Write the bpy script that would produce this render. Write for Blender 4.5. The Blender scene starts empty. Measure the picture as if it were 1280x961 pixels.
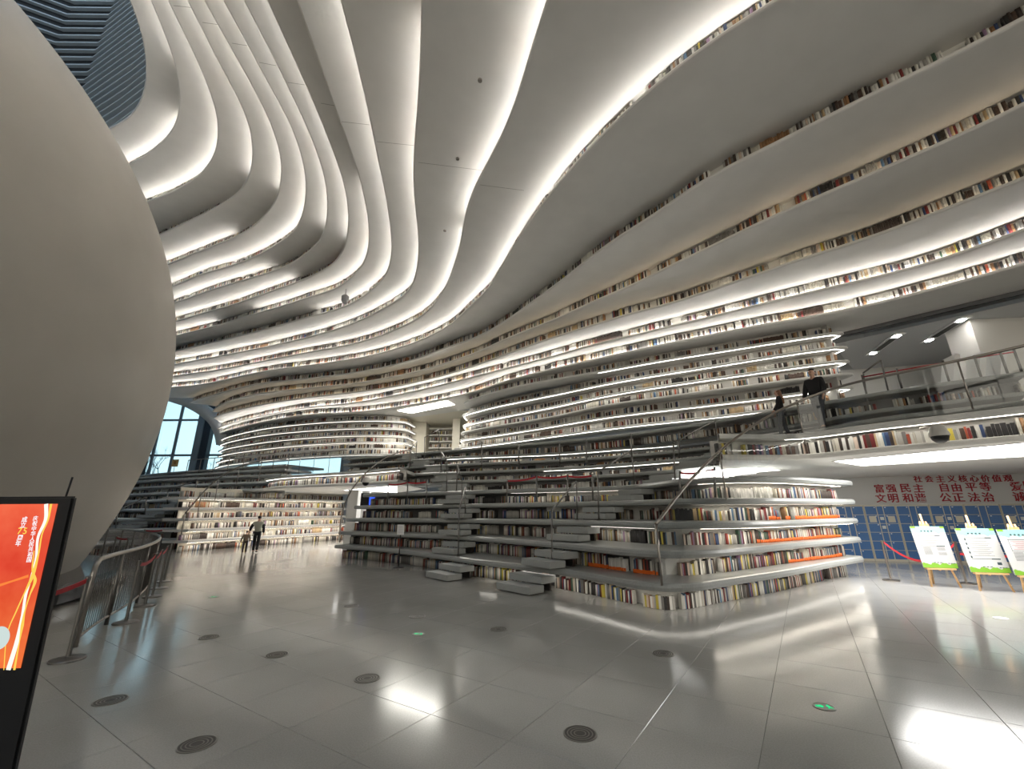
import bpy, bmesh, math, random
import numpy as np
from mathutils import Vector, Matrix, geometry, noise as mnoise

random.seed(7); RNG = np.random.default_rng(11)
SC = bpy.context.scene
COL = SC.collection

# ------------------------------------------------------------------ camera, world, exposure
EYE = 1.58; FPX = 530.0; PITCH = math.atan(157.5/FPX); ROLL = 0.0065
R_ = np.array([1, 0, 0.]); U_ = np.array([0, -math.sin(PITCH), math.cos(PITCH)]); F_ = np.array([0, math.cos(PITCH), math.sin(PITCH)])
XC = math.cos(ROLL)*R_-math.sin(ROLL)*U_; YC = math.sin(ROLL)*R_+math.cos(ROLL)*U_
cam_d = bpy.data.cameras.new('camera'); cam = bpy.data.objects.new('camera', cam_d); COL.objects.link(cam)
cam_d.sensor_width = 36; cam_d.sensor_fit = 'HORIZONTAL'; cam_d.lens = 36*FPX/1280; cam_d.clip_end = 300
M = Matrix(((XC[0], YC[0], -F_[0], 0), (XC[1], YC[1], -F_[1], 0), (XC[2], YC[2], -F_[2], EYE), (0, 0, 0, 1)))
cam.matrix_world = M
SC.camera = cam
SC.view_settings.view_transform = 'Standard'; SC.view_settings.look = 'None'
SC.view_settings.gamma = 1; SC.view_settings.use_curve_mapping = False
SC.view_settings.exposure = 1.7
SC.cycles.use_denoising = True
SC.cycles.max_bounces = 7; SC.cycles.diffuse_bounces = 4; SC.cycles.glossy_bounces = 4
SC.cycles.transparent_max_bounces = 12; SC.cycles.sample_clamp_indirect = 4.0
SC.cycles.caustics_reflective = False; SC.cycles.caustics_refractive = False

w = bpy.data.worlds.new('sky'); SC.world = w; w.use_nodes = True
nt = w.node_tree; bg = nt.nodes['Background']
tc = nt.nodes.new('ShaderNodeTexCoord'); sx = nt.nodes.new('ShaderNodeSeparateXYZ'); rp = nt.nodes.new('ShaderNodeValToRGB')
nt.links.new(tc.outputs['Generated'], sx.inputs[0]); nt.links.new(sx.outputs['Z'], rp.inputs[0]); nt.links.new(rp.outputs[0], bg.inputs[0])
rp.color_ramp.elements[0].position = 0.0; rp.color_ramp.elements[0].color = (.85, .95, 1, 1)
rp.color_ramp.elements[1].position = .7; rp.color_ramp.elements[1].color = (.55, .75, 1, 1)
SKY = 0.64; bg.inputs[1].default_value = SKY
LED = 6.8        # radiance of the shelf lamps
PANEL = 4.6       # radiance of the flat ceiling lamps

def ray(u, v): return F_+XC*((u-640)/FPX)+YC*((480.5-v)/FPX)
def at_z(u, v, z):
    d = ray(u, v); t = (z-EYE)/d[2]; return np.array([0, 0, EYE])+d*t
def at_y(u, v, y):
    d = ray(u, v); t = y/d[1]; return np.array([0, 0, EYE])+d*t
def proj(P):
    P = np.atleast_2d(np.asarray(P, float))-np.array([0, 0, EYE])
    d = P@F_; d = np.where(d > .05, d, .05)
    return np.c_[640+FPX*(P@XC)/d, 480.5-FPX*(P@YC)/d], P@F_

# ------------------------------------------------------------------ materials
MATS = {}
def mat(name, col, rough=.6, metal=0, spec=.5, noise=0, nscale=8, bump=0, bscale=40, emit=None, es=0, detail=4):
    if name in MATS: return MATS[name]
    m = bpy.data.materials.new(name); m.use_nodes = True; n = m.node_tree; b = n.nodes['Principled BSDF']
    b.inputs['Base Color'].default_value = (*col, 1); b.inputs['Roughness'].default_value = rough
    b.inputs['Metallic'].default_value = metal; b.inputs['Specular IOR Level'].default_value = spec
    if noise or bump:
        t = n.nodes.new('ShaderNodeTexCoord')
    if noise:
        z = n.nodes.new('ShaderNodeTexNoise'); z.inputs['Scale'].default_value = nscale; z.inputs['Detail'].default_value = detail
        n.links.new(t.outputs['Object'], z.inputs['Vector'])
        r = n.nodes.new('ShaderNodeValToRGB')
        r.color_ramp.elements[0].position = .3; r.color_ramp.elements[1].position = .7
        r.color_ramp.elements[0].color = (*[c*(1-noise) for c in col], 1); r.color_ramp.elements[1].color = (*[min(1, c*(1+noise)) for c in col], 1)
        n.links.new(z.outputs['Fac'], r.inputs[0]); n.links.new(r.outputs[0], b.inputs['Base Color'])
    if bump:
        z2 = n.nodes.new('ShaderNodeTexNoise'); z2.inputs['Scale'].default_value = bscale
        n.links.new(t.outputs['Object'], z2.inputs['Vector'])
        bp = n.nodes.new('ShaderNodeBump'); bp.inputs['Strength'].default_value = bump; bp.inputs['Distance'].default_value = .01
        n.links.new(z2.outputs['Fac'], bp.inputs['Height']); n.links.new(bp.outputs[0], b.inputs['Normal'])
    if emit is not None:
        b.inputs['Emission Color'].default_value = (*emit, 1); b.inputs['Emission Strength'].default_value = es
    MATS[name] = m; return m
def emis(name, col, s):
    if name in MATS: return MATS[name]
    m = bpy.data.materials.new(name); m.use_nodes = True; n = m.node_tree
    n.nodes.remove(n.nodes['Principled BSDF']); e = n.nodes.new('ShaderNodeEmission')
    e.inputs[0].default_value = (*col, 1); e.inputs[1].default_value = s
    n.links.new(e.outputs[0], n.nodes['Material Output'].inputs[0]); MATS[name] = m; return m
def glass(name, tint=(1, 1, 1), gloss=1.5, base=.0):
    if name in MATS: return MATS[name]
    m = bpy.data.materials.new(name); m.use_nodes = True; n = m.node_tree
    n.nodes.remove(n.nodes['Principled BSDF'])
    t = n.nodes.new('ShaderNodeBsdfTransparent'); t.inputs[0].default_value = (*tint, 1)
    g = n.nodes.new('ShaderNodeBsdfGlossy'); g.inputs['Roughness'].default_value = .02
    f = n.nodes.new('ShaderNodeFresnel'); f.inputs[0].default_value = gloss
    a = n.nodes.new('ShaderNodeMath'); a.operation = 'ADD'; a.use_clamp = True; a.inputs[1].default_value = base
    mx = n.nodes.new('ShaderNodeMixShader'); n.links.new(f.outputs[0], a.inputs[0]); n.links.new(a.outputs[0], mx.inputs[0])
    n.links.new(t.outputs[0], mx.inputs[1]); n.links.new(g.outputs[0], mx.inputs[2])
    n.links.new(mx.outputs[0], n.nodes['Material Output'].inputs[0]); MATS[name] = m; return m
def attr_mat(name, rough=.55):
    m = bpy.data.materials.new(name); m.use_nodes = True; n = m.node_tree; b = n.nodes['Principled BSDF']
    a = n.nodes.new('ShaderNodeAttribute'); a.attribute_name = 'col'; b.inputs['Roughness'].default_value = rough
    n.links.new(a.outputs['Color'], b.inputs['Base Color']); MATS[name] = m; return m
def objcol_mat(name, rough=.5):
    m = bpy.data.materials.new(name); m.use_nodes = True; n = m.node_tree; b = n.nodes['Principled BSDF']
    a = n.nodes.new('ShaderNodeObjectInfo'); b.inputs['Roughness'].default_value = rough
    n.links.new(a.outputs['Color'], b.inputs['Base Color']); MATS[name] = m; return m

PLASTER = mat('white_plaster', (.80, .785, .755), .55, noise=.03, nscale=1.5)
WHITE = mat('white_panel', (.82, .80, .76), .45)
SHELFW = mat('shelf_white_metal', (.72, .71, .69), .35)
STONE = mat('grey_terrazzo_step', (.33, .34, .33), .28, noise=.12, nscale=60)
CREAM = mat('cream_wall', (.82, .77, .66), .6)
GREYW = mat('pale_grey_wall', (.66, .66, .65), .6)
DARK = mat('dark_gap', (.03, .03, .03), .7)
BLACK = mat('black_plastic', (.012, .012, .014), .3)
STEEL = mat('brushed_steel', (.36, .33, .30), .3, metal=1)
DSTEEL = mat('dark_steel', (.22, .21, .20), .35, metal=1)
BELT = mat('red_belt', (.45, .02, .03), .6)
WOOD = mat('pine_wood', (.62, .38, .18), .5, noise=.15, nscale=14)
BLUE = mat('blue_locker_paint', (.035, .12, .30), .35)
BEIGE = mat('beige_metal', (.50, .47, .38), .4)
SPHERE = mat('beige_sphere_shell', (.58, .55, .50), .42, spec=.4, noise=.05, nscale=.6, bump=.06, bscale=120)
PIT = mat('black_gloss_plinth', (.035, .037, .042), .12)
SKIN = mat('skin', (.55, .33, .24), .5)
HAIR = mat('dark_hair', (.012, .010, .009), .5)
BHAIR = mat('brown_hair', (.19, .08, .035), .5)
BLKCLOTH = mat('black_cloth', (.012, .012, .014), .85)
GRYCLOTH = mat('grey_green_cloth', (.42, .42, .34), .85)
TANCLOTH = mat('tan_cloth', (.25, .19, .13), .85)
DENIM = mat('grey_denim', (.05, .055, .068), .8)
DENIM2 = mat('dark_denim', (.05, .055, .065), .8)
BRNCLOTH = mat('brown_trousers', (.05, .032, .025), .8)
SHOE = mat('shoe_leather', (.03, .025, .022), .5)
REDLET = mat('red_letters', (.40, .015, .03), .45)
PAPER = mat('paper_white', (.85, .85, .84), .6)
GLASS = glass('clear_glass', (.95, .97, .97), 1.5, .05)
WGLASS = glass('window_glass', (.72, .84, .85), 1.45)
LEDM = emis('led_white', (1, .965, .915), LED); LEDC = emis('led_cool', (.93, .96, 1), LED)
LEDW = emis('led_warm_dim', (1, .80, .55), LED*.15); LEDN = emis('led_dim', (1, .90, .76), LED*1.0); LEDLOW = emis('led_low', (1, .94, .84), LED*.4)
LEDLINE = emis('led_line', (1, .96, .88), LED*.8)
PANELM = emis('ceiling_panel_light', (1, .985, .95), PANEL)
BOOKATTR = attr_mat('book_covers')
BOOKOBJ = objcol_mat('book_cover_single'); PAGES = mat('book_pages', (.75, .72, .64), .8); ORANGE = mat('orange_spine_label', (.85, .16, .015), .55)

# floor tile material: polished terrazzo
def floor_mat():
    m = bpy.data.materials.new('polished_terrazzo'); m.use_nodes = True; n = m.node_tree; b = n.nodes['Principled BSDF']
    g = n.nodes.new('ShaderNodeNewGeometry'); z = n.nodes.new('ShaderNodeTexNoise'); z.inputs['Scale'].default_value = .55; z.inputs['Detail'].default_value = 5
    s = n.nodes.new('ShaderNodeTexNoise'); s.inputs['Scale'].default_value = 90; s.inputs['Detail'].default_value = 2
    r = n.nodes.new('ShaderNodeValToRGB'); r.color_ramp.elements[0].color = (.30, .292, .274, 1); r.color_ramp.elements[1].color = (.43, .42, .40, 1)
    r.color_ramp.elements[0].position = .3; r.color_ramp.elements[1].position = .7
    mx = n.nodes.new('ShaderNodeMath'); mx.operation = 'MULTIPLY_ADD'; mx.inputs[1].default_value = .45; 
    n.links.new(g.outputs['Position'], z.inputs['Vector']); n.links.new(g.outputs['Position'], s.inputs['Vector'])
    n.links.new(s.outputs['Fac'], mx.inputs[0]); h = n.nodes.new('ShaderNodeMath'); h.operation = 'MULTIPLY'; h.inputs[1].default_value = .55
    n.links.new(z.outputs['Fac'], h.inputs[0]); n.links.new(h.outputs[0], mx.inputs[2]); n.links.new(mx.outputs[0], r.inputs[0])
    n.links.new(r.outputs[0], b.inputs['Base Color'])
    rr = n.nodes.new('ShaderNodeMapRange'); rr.inputs['To Min'].default_value = .09; rr.inputs['To Max'].default_value = .18
    n.links.new(z.outputs['Fac'], rr.inputs['Value']); n.links.new(rr.outputs[0], b.inputs['Roughness']); b.inputs['Specular IOR Level'].default_value = .46
    return m
FLOORM = floor_mat()

# ------------------------------------------------------------------ object helpers
def obj(name, me, parent=None, m=None):
    o = bpy.data.objects.new(name, me); COL.objects.link(o)
    if m is not None:
        for k in (m if isinstance(m, (list, tuple)) else [m]): me.materials.append(k)
    if parent is not None: o.parent = parent
    return o
def thing(name, label, cat, loc=(0, 0, 0), rz=0, group=None):
    o = bpy.data.objects.new(name, None); COL.objects.link(o); o.empty_display_size = .1
    o.location = Vector([float(c) for c in loc]); o.rotation_euler = (0, 0, rz); o['label'] = label; o['category'] = cat
    if group: o['group'] = group
    return o
def tag(o, label, cat, group=None):
    o['label'] = label; o['category'] = cat
    if group: o['group'] = group
    return o
def struct(name):
    o = bpy.data.objects.new(name, None); COL.objects.link(o); o['kind'] = 'structure'; return o
def smooth(me, on=True):
    me.polygons.foreach_set('use_smooth', [on]*len(me.polygons))
def fin(bm, name, parent=None, m=None, sm=False):
    me = bpy.data.meshes.new(name); bm.to_mesh(me); bm.free()
    if sm: smooth(me)
    return obj(name, me, parent, m)
def pyd(name, v, f, parent=None, m=None, sm=False):
    me = bpy.data.meshes.new(name); me.from_pydata([tuple(map(float, x)) for x in v], [], f); me.update()
    if sm: smooth(me)
    return obj(name, me, parent, m)
def bm_box(bm, c, s, rot=None, mi=0, bevel=0):
    r = bmesh.ops.create_cube(bm, size=1); vs = r['verts']
    bmesh.ops.scale(bm, vec=s, verts=vs)
    if bevel:
        es = list({e for v in vs for e in v.link_edges})
        rb = bmesh.ops.bevel(bm, geom=es, offset=bevel, segments=2, affect='EDGES'); vs = list({v for f in rb['faces'] for v in f.verts} | {v for v in vs if v.is_valid})
    if rot is not None: bmesh.ops.rotate(bm, cent=(0, 0, 0), matrix=rot, verts=vs)
    bmesh.ops.translate(bm, vec=c, verts=vs)
    for v in vs:
        for f in v.link_faces: f.material_index = mi
    return vs
def box(name, c, s, parent=None, m=None, rz=0, bevel=0):
    bm = bmesh.new(); bm_box(bm, c, s, Matrix.Rotation(rz, 3, 'Z') if rz else None, 0, bevel); return fin(bm, name, parent, m)
def bm_tube(bm, pts, r, n=8, closed=False, mi=0):
    pts = [Vector([float(c) for c in p]) for p in pts]; rings = []; N = len(pts)
    up = Vector((0, 0, 1)); prev = None
    for i, p in enumerate(pts):
        a = pts[i-1] if i else pts[0]; b = pts[i+1] if i < N-1 else pts[-1]
        t = (b-a).normalized()
        if prev is None:
            x = t.cross(up) if abs(t.z) < .95 else t.cross(Vector((1, 0, 0))); x.normalize()
        else:
            x = (prev-t*prev.dot(t)); x.normalize()
        prev = x; y = t.cross(x)
        rr = r[i] if isinstance(r, (list, tuple)) else r
        rings.append([bm.verts.new(p+(x*math.cos(2*math.pi*k/n)+y*math.sin(2*math.pi*k/n))*rr) for k in range(n)])
    for i in range(N-1):
        for k in range(n):
            f = bm.faces.new((rings[i][k], rings[i][(k+1) % n], rings[i+1][(k+1) % n], rings[i+1][k])); f.smooth = True; f.material_index = mi
    for rg in (rings[0][::-1], rings[-1]): bm.faces.new(rg).material_index = mi
def tube(name, pts, r, parent=None, m=None, n=8):
    bm = bmesh.new(); bm_tube(bm, pts, r, n); bmesh.ops.recalc_face_normals(bm, faces=bm.faces[:]); return fin(bm, name, parent, m)
def bm_lathe(bm, prof, n=24, mi=0, c=(0, 0, 0)):
    rings = []
    for r, z in prof:
        rings.append([bm.verts.new((c[0]+r*math.cos(2*math.pi*k/n), c[1]+r*math.sin(2*math.pi*k/n), c[2]+z)) for k in range(n)])
    for a, b in zip(rings, rings[1:]):
        for k in range(n): bm.faces.new((a[k], a[(k+1) % n], b[(k+1) % n], b[k])).material_index = mi
    bm.faces.new(rings[0][::-1]).material_index = mi; bm.faces.new(rings[-1]).material_index = mi
def lathe(name, prof, parent=None, m=None, n=24, c=(0, 0, 0)):
    bm = bmesh.new(); bm_lathe(bm, prof, n, 0, c); return fin(bm, name, parent, m)

# ------------------------------------------------------------------ curve helpers (plan curves, metres)
def catmull(P, n=12):
    P = np.asarray(P, float)
    if len(P) < 3:
        t = np.linspace(0, 1, n*2)[:, None]; return P[0]*(1-t)+P[-1]*t
    Q = np.vstack([2*P[0]-P[1], P, 2*P[-1]-P[-2]]); out = []
    for i in range(1, len(Q)-2):
        p0, p1, p2, p3 = Q[i-1:i+3]
        d = [max(np.linalg.norm(b-a)**.5, 1e-4) for a, b in ((p0, p1), (p1, p2), (p2, p3))]
        t0 = 0; t1 = d[0]; t2 = t1+d[1]; t3 = t2+d[2]
        t = np.linspace(t1, t2, n, endpoint=False)[:, None]
        A1 = (t1-t)/(t1-t0)*p0+(t-t0)/(t1-t0)*p1; A2 = (t2-t)/(t2-t1)*p1+(t-t1)/(t2-t1)*p2; A3 = (t3-t)/(t3-t2)*p2+(t-t2)/(t3-t2)*p3
        B1 = (t2-t)/(t2-t0)*A1+(t-t0)/(t2-t0)*A2; B2 = (t3-t)/(t3-t1)*A2+(t-t1)/(t3-t1)*A3
        out.append((t2-t)/(t2-t1)*B1+(t-t1)/(t2-t1)*B2)
    out.append(P[-1:]); return np.vstack(out)
def arclen(P):
    return np.r_[0, np.cumsum(np.linalg.norm(np.diff(P, axis=0), axis=1))]
def resample(P, ds):
    L = arclen(P); n = max(2, int(round(L[-1]/ds))+1); s = np.linspace(0, L[-1], n)
    return np.c_[[np.interp(s, L, P[:, k]) for k in range(P.shape[1])]].T
def gsm(P, sig):
    if sig <= 0: return P
    r = int(3*sig)+1; sig = sig if len(P) > r+1 else 0
    if sig == 0: return P
    k = np.exp(-.5*(np.arange(-r, r+1)/sig)**2); k /= k.sum()
    Q = np.vstack([2*P[0]-P[r:0:-1], P, 2*P[-1]-P[-2:-r-2:-1]]) if len(P) > r+1 else P
    if len(P) <= r+1: return P
    S = np.c_[[np.convolve(Q[:, j], k, 'valid') for j in range(P.shape[1])]].T
    return S
def normals(P):
    T = np.gradient(P, axis=0); T /= np.linalg.norm(T, axis=1)[:, None]+1e-9
    return np.c_[-T[:, 1], T[:, 0]]        # left normal = outward (away from the hall)
def offset(P, d): return P+normals(P)*d
def plan(px, z, ds=.25, sig=3, e0=0, e1=0, xy0=None, xy1=None):
    P = np.array([at_z(u, v, z)[:2] for u, v in px])
    if xy0 is not None: P = np.vstack([np.array(xy0, float), P])
    if xy1 is not None: P = np.vstack([P, np.array(xy1, float)])
    C = gsm(resample(catmull(P), ds), sig)
    if e0:
        t = C[0]-C[3]; t /= np.linalg.norm(t); C = np.vstack([[C[0]+t*s for s in np.arange(e0, 0, -ds*2)], C])
    if e1:
        t = C[-1]-C[-4]; t /= np.linalg.norm(t); C = np.vstack([C, [C[-1]+t*s for s in np.arange(ds*2, e1+.01, ds*2)]])
    return C
def lerp_curve(A, B, t, ds=.25):
    n = max(len(A), len(B)); s = np.linspace(0, 1, n)
    la = arclen(A)/arclen(A)[-1]; lb = arclen(B)/arclen(B)[-1]
    a = np.c_[[np.interp(s, la, A[:, k]) for k in (0, 1)]].T; b = np.c_[[np.interp(s, lb, B[:, k]) for k in (0, 1)]].T
    return resample(a*(1-t)+b*t, ds)

def slab(name, E, B, z, t, parent, m, nose=True):
    """horizontal shelf between front curve E and back curve B, top at z, thickness t, half-round nose"""
    poly = np.vstack([E, B[::-1]])
    r = geometry.delaunay_2d_cdt([Vector(p) for p in poly], [], [list(range(len(poly)))], 1, 1e-4)
    V = [(p.x, p.y) for p in r[0]]; F = [list(f) for f in r[2]]
    vs = [(x, y, z) for x, y in V]+[(x, y, z-t) for x, y in V]; n = len(V)
    fs = []
    for f in F:
        a = V[f[0]]; b = V[f[1]]; c = V[f[2]]
        if (b[0]-a[0])*(c[1]-a[1])-(b[1]-a[1])*(c[0]-a[0]) < 0: f = f[::-1]
        fs.append(tuple(f)); fs.append(tuple(i+n for i in f[::-1]))
    # nose strip and back strip
    k0 = len(vs); N = normals(E); prof = [(0, 0), (-.3*t, -.12*t), (-.42*t, -.5*t), (-.3*t, -.88*t), (0, -t)]
    for p, nn in zip(E, N):
        for a, b in prof: vs.append((p[0]+nn[0]*a, p[1]+nn[1]*a, z+b))
    q = len(prof)
    for i in range(len(E)-1):
        for j in range(q-1): fs.append((k0+i*q+j, k0+i*q+j+1, k0+(i+1)*q+j+1, k0+(i+1)*q+j))
    k1 = len(vs)
    for p in B: vs += [(p[0], p[1], z), (p[0], p[1], z-t)]
    for i in range(len(B)-1): fs.append((k1+2*i, k1+2*i+2, k1+2*i+3, k1+2*i+1))
    k2 = len(vs)      # end caps
    for (pa, pb) in ((E[0], B[0]), (E[-1], B[-1])):
        vs += [(*pa, z), (*pb, z), (*pb, z-t), (*pa, z-t)]
    fs += [(k2, k2+1, k2+2, k2+3), (k2+7, k2+6, k2+5, k2+4)]
    return pyd(name, vs, fs, parent, m)
def wallstrip(name, P, z0, z1, parent, m, thick=.03):
    O = offset(P, thick); n = len(P)
    vs = [(*p, z0) for p in P]+[(*p, z1) for p in P]+[(*p, z0) for p in O]+[(*p, z1) for p in O]
    fs = []
    for i in range(n-1):
        fs += [(i, i+1, n+i+1, n+i), (2*n+i+1, 2*n+i, 3*n+i, 3*n+i+1), (n+i, n+i+1, 3*n+i+1, 3*n+i)]
    return pyd(name, vs, fs, parent, m)
def led(P, z, parent, m, width=.03, lit=None, ds=.5, down=False, tilt=0):
    """a row of LED tape along curve P; lit(uv) tells which pieces work"""
    Q = resample(P, ds); O = offset(Q, width); vs = []; fs = []
    uv, dep = proj(np.c_[(Q+O)/2, np.full(len(Q), z)])
    for i in range(len(Q)-1):
        m_uv = (uv[i]+uv[i+1])/2
        if dep[i] > .2 and lit is not None and not lit(m_uv[0], m_uv[1]): continue
        k = len(vs); vs += [(*Q[i], z), (*Q[i+1], z), (*O[i+1], z+tilt), (*O[i], z+tilt)]
        fs.append((k, k+1, k+2, k+3) if not down else (k+3, k+2, k+1, k))
    if fs: return pyd('light_strip', vs, fs, parent, m)

# ------------------------------------------------------------------ books
PAL = np.array([(.70, .68, .62), (.78, .76, .72), (.60, .56, .48), (.030, .028, .028), (.055, .04, .034), (.09, .055, .04), (.22, .03, .03),
                (.32, .17, .08), (.04, .07, .17), (.12, .22, .36), (.42, .40, .37), (.20, .19, .18), (.52, .38, .22), (.06, .12, .08), (.48, .10, .05), (.62, .50, .08), (.35, .22, .34), (.72, .58, .48)])
PALN = ['white', 'white', 'cream', 'black', 'black', 'dark brown', 'dark red', 'tan', 'navy', 'blue', 'grey', 'dark grey', 'ochre', 'dark green', 'orange red', 'yellow', 'mauve', 'pale pink']
W_UP = np.array([9, 9, 6, 7, 6, 6, 2, 4, 1.5, 1, 5, 5, 3, .6, .8, .5, 1, 2]); W_UP /= W_UP.sum()
W_NEAR = np.array([7, 7, 5, 6, 4, 3, 4, 2, 4, 2, 5, 4, 2, 2, 1.5, 2, 2, 4]); W_NEAR /= W_NEAR.sum()
BK = []      # mass books: (x,y,z, tx,ty, w,h,d, r,g,b)
NEARBK = []  # candidates for single books
def books(P, z, hmax, wts=W_UP, wr=(.025, .065), gap=.1, near=None, orange=None, hr=(.72, 1.0), lit=None):
    """P: curve on which the spines stand (spine face), books extend outward"""
    L = arclen(P); N = normals(P); T = np.c_[N[:, 1], -N[:, 0]]; s = .02
    while s < L[-1]-.05:
        if random.random() < gap:
            s += random.uniform(.05, .35)
            if s >= L[-1]-.05: break
        run = random.randint(3, 14); base_h = hmax*random.uniform(*hr); c0 = RNG.choice(len(PAL), p=wts)
        series = random.random() < .22
        for _ in range(run):
            wd = random.uniform(*wr)
            if s+wd > L[-1]-.02: s = L[-1]; break
            sm = s+wd/2
            x = np.interp(sm, L, P[:, 0]); y = np.interp(sm, L, P[:, 1]); nx = np.interp(sm, L, N[:, 0]); ny = np.interp(sm, L, N[:, 1])
            ci = c0 if series and c0 in (0, 1, 2, 3, 4, 5, 7, 10, 11, 12) else RNG.choice(len(PAL), p=wts)
            h = min(hmax, base_h*random.uniform(.9, 1.08)); d = random.uniform(.13, .17)
            c = PAL[ci]*random.uniform(.8, 1.15)
            rec = (x, y, z, nx, ny, wd*(.93 if near else .97), h, d*(.62 if near else 1), *c)
            og = bool(orange and orange(x, y))
            if near: NEARBK.append((rec, ci, near, sm/L[-1], og))
            else: BK.append(rec)
            s += wd
        s += random.uniform(0, .02)

def mass_books():
    A = np.array(BK); n = len(A)
    x, y, z, nx, ny, wd, h, d = A[:, :8].T
    tx, ty = -ny, nx
    V = np.zeros((n, 8, 3)); k = 0
    for zz in (0, 1):
        for a, b in ((-.5, 0), (.5, 0), (.5, 1), (-.5, 1)):
            a = a*(1-.2*b); V[:, k, 0] = x+tx*wd*a+nx*d*b; V[:, k, 1] = y+ty*wd*a+ny*d*b; V[:, k, 2] = z+zz*h; k += 1
    quads = np.array([(0, 1, 5, 4), (1, 2, 6, 5), (3, 0, 4, 7), (4, 5, 6, 7), (3, 2, 1, 0)])
    quads = quads[:, ::-1]
    F = (np.arange(n)[:, None, None]*8+quads[None]).reshape(-1)
    me = bpy.data.meshes.new('shelf_books'); me.vertices.add(n*8); me.vertices.foreach_set('co', V.reshape(-1))
    me.loops.add(len(F)); me.loops.foreach_set('vertex_index', F); me.polygons.add(len(F)//4)
    me.polygons.foreach_set('loop_start', np.arange(0, len(F), 4)); me.polygons.foreach_set('loop_total', np.full(len(F)//4, 4))
    me.update(calc_edges=True)
    at = me.attributes.new('col', 'FLOAT_COLOR', 'POINT'); c = np.ones((n, 8, 4)); c[:, :, :3] = np.clip(A[:, None, 8:11], 0, .9); at.data.foreach_set('color', c.reshape(-1))
    o = obj('shelf_books', me, None, BOOKATTR); o['kind'] = 'stuff'; o['label'] = 'rows of upright books filling the curved white shelves'; o['category'] = 'books'
    return n

# ================================================================== LARGE STRUCTURE
ZK = lambda k: .45*k
LIT = {}
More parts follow.
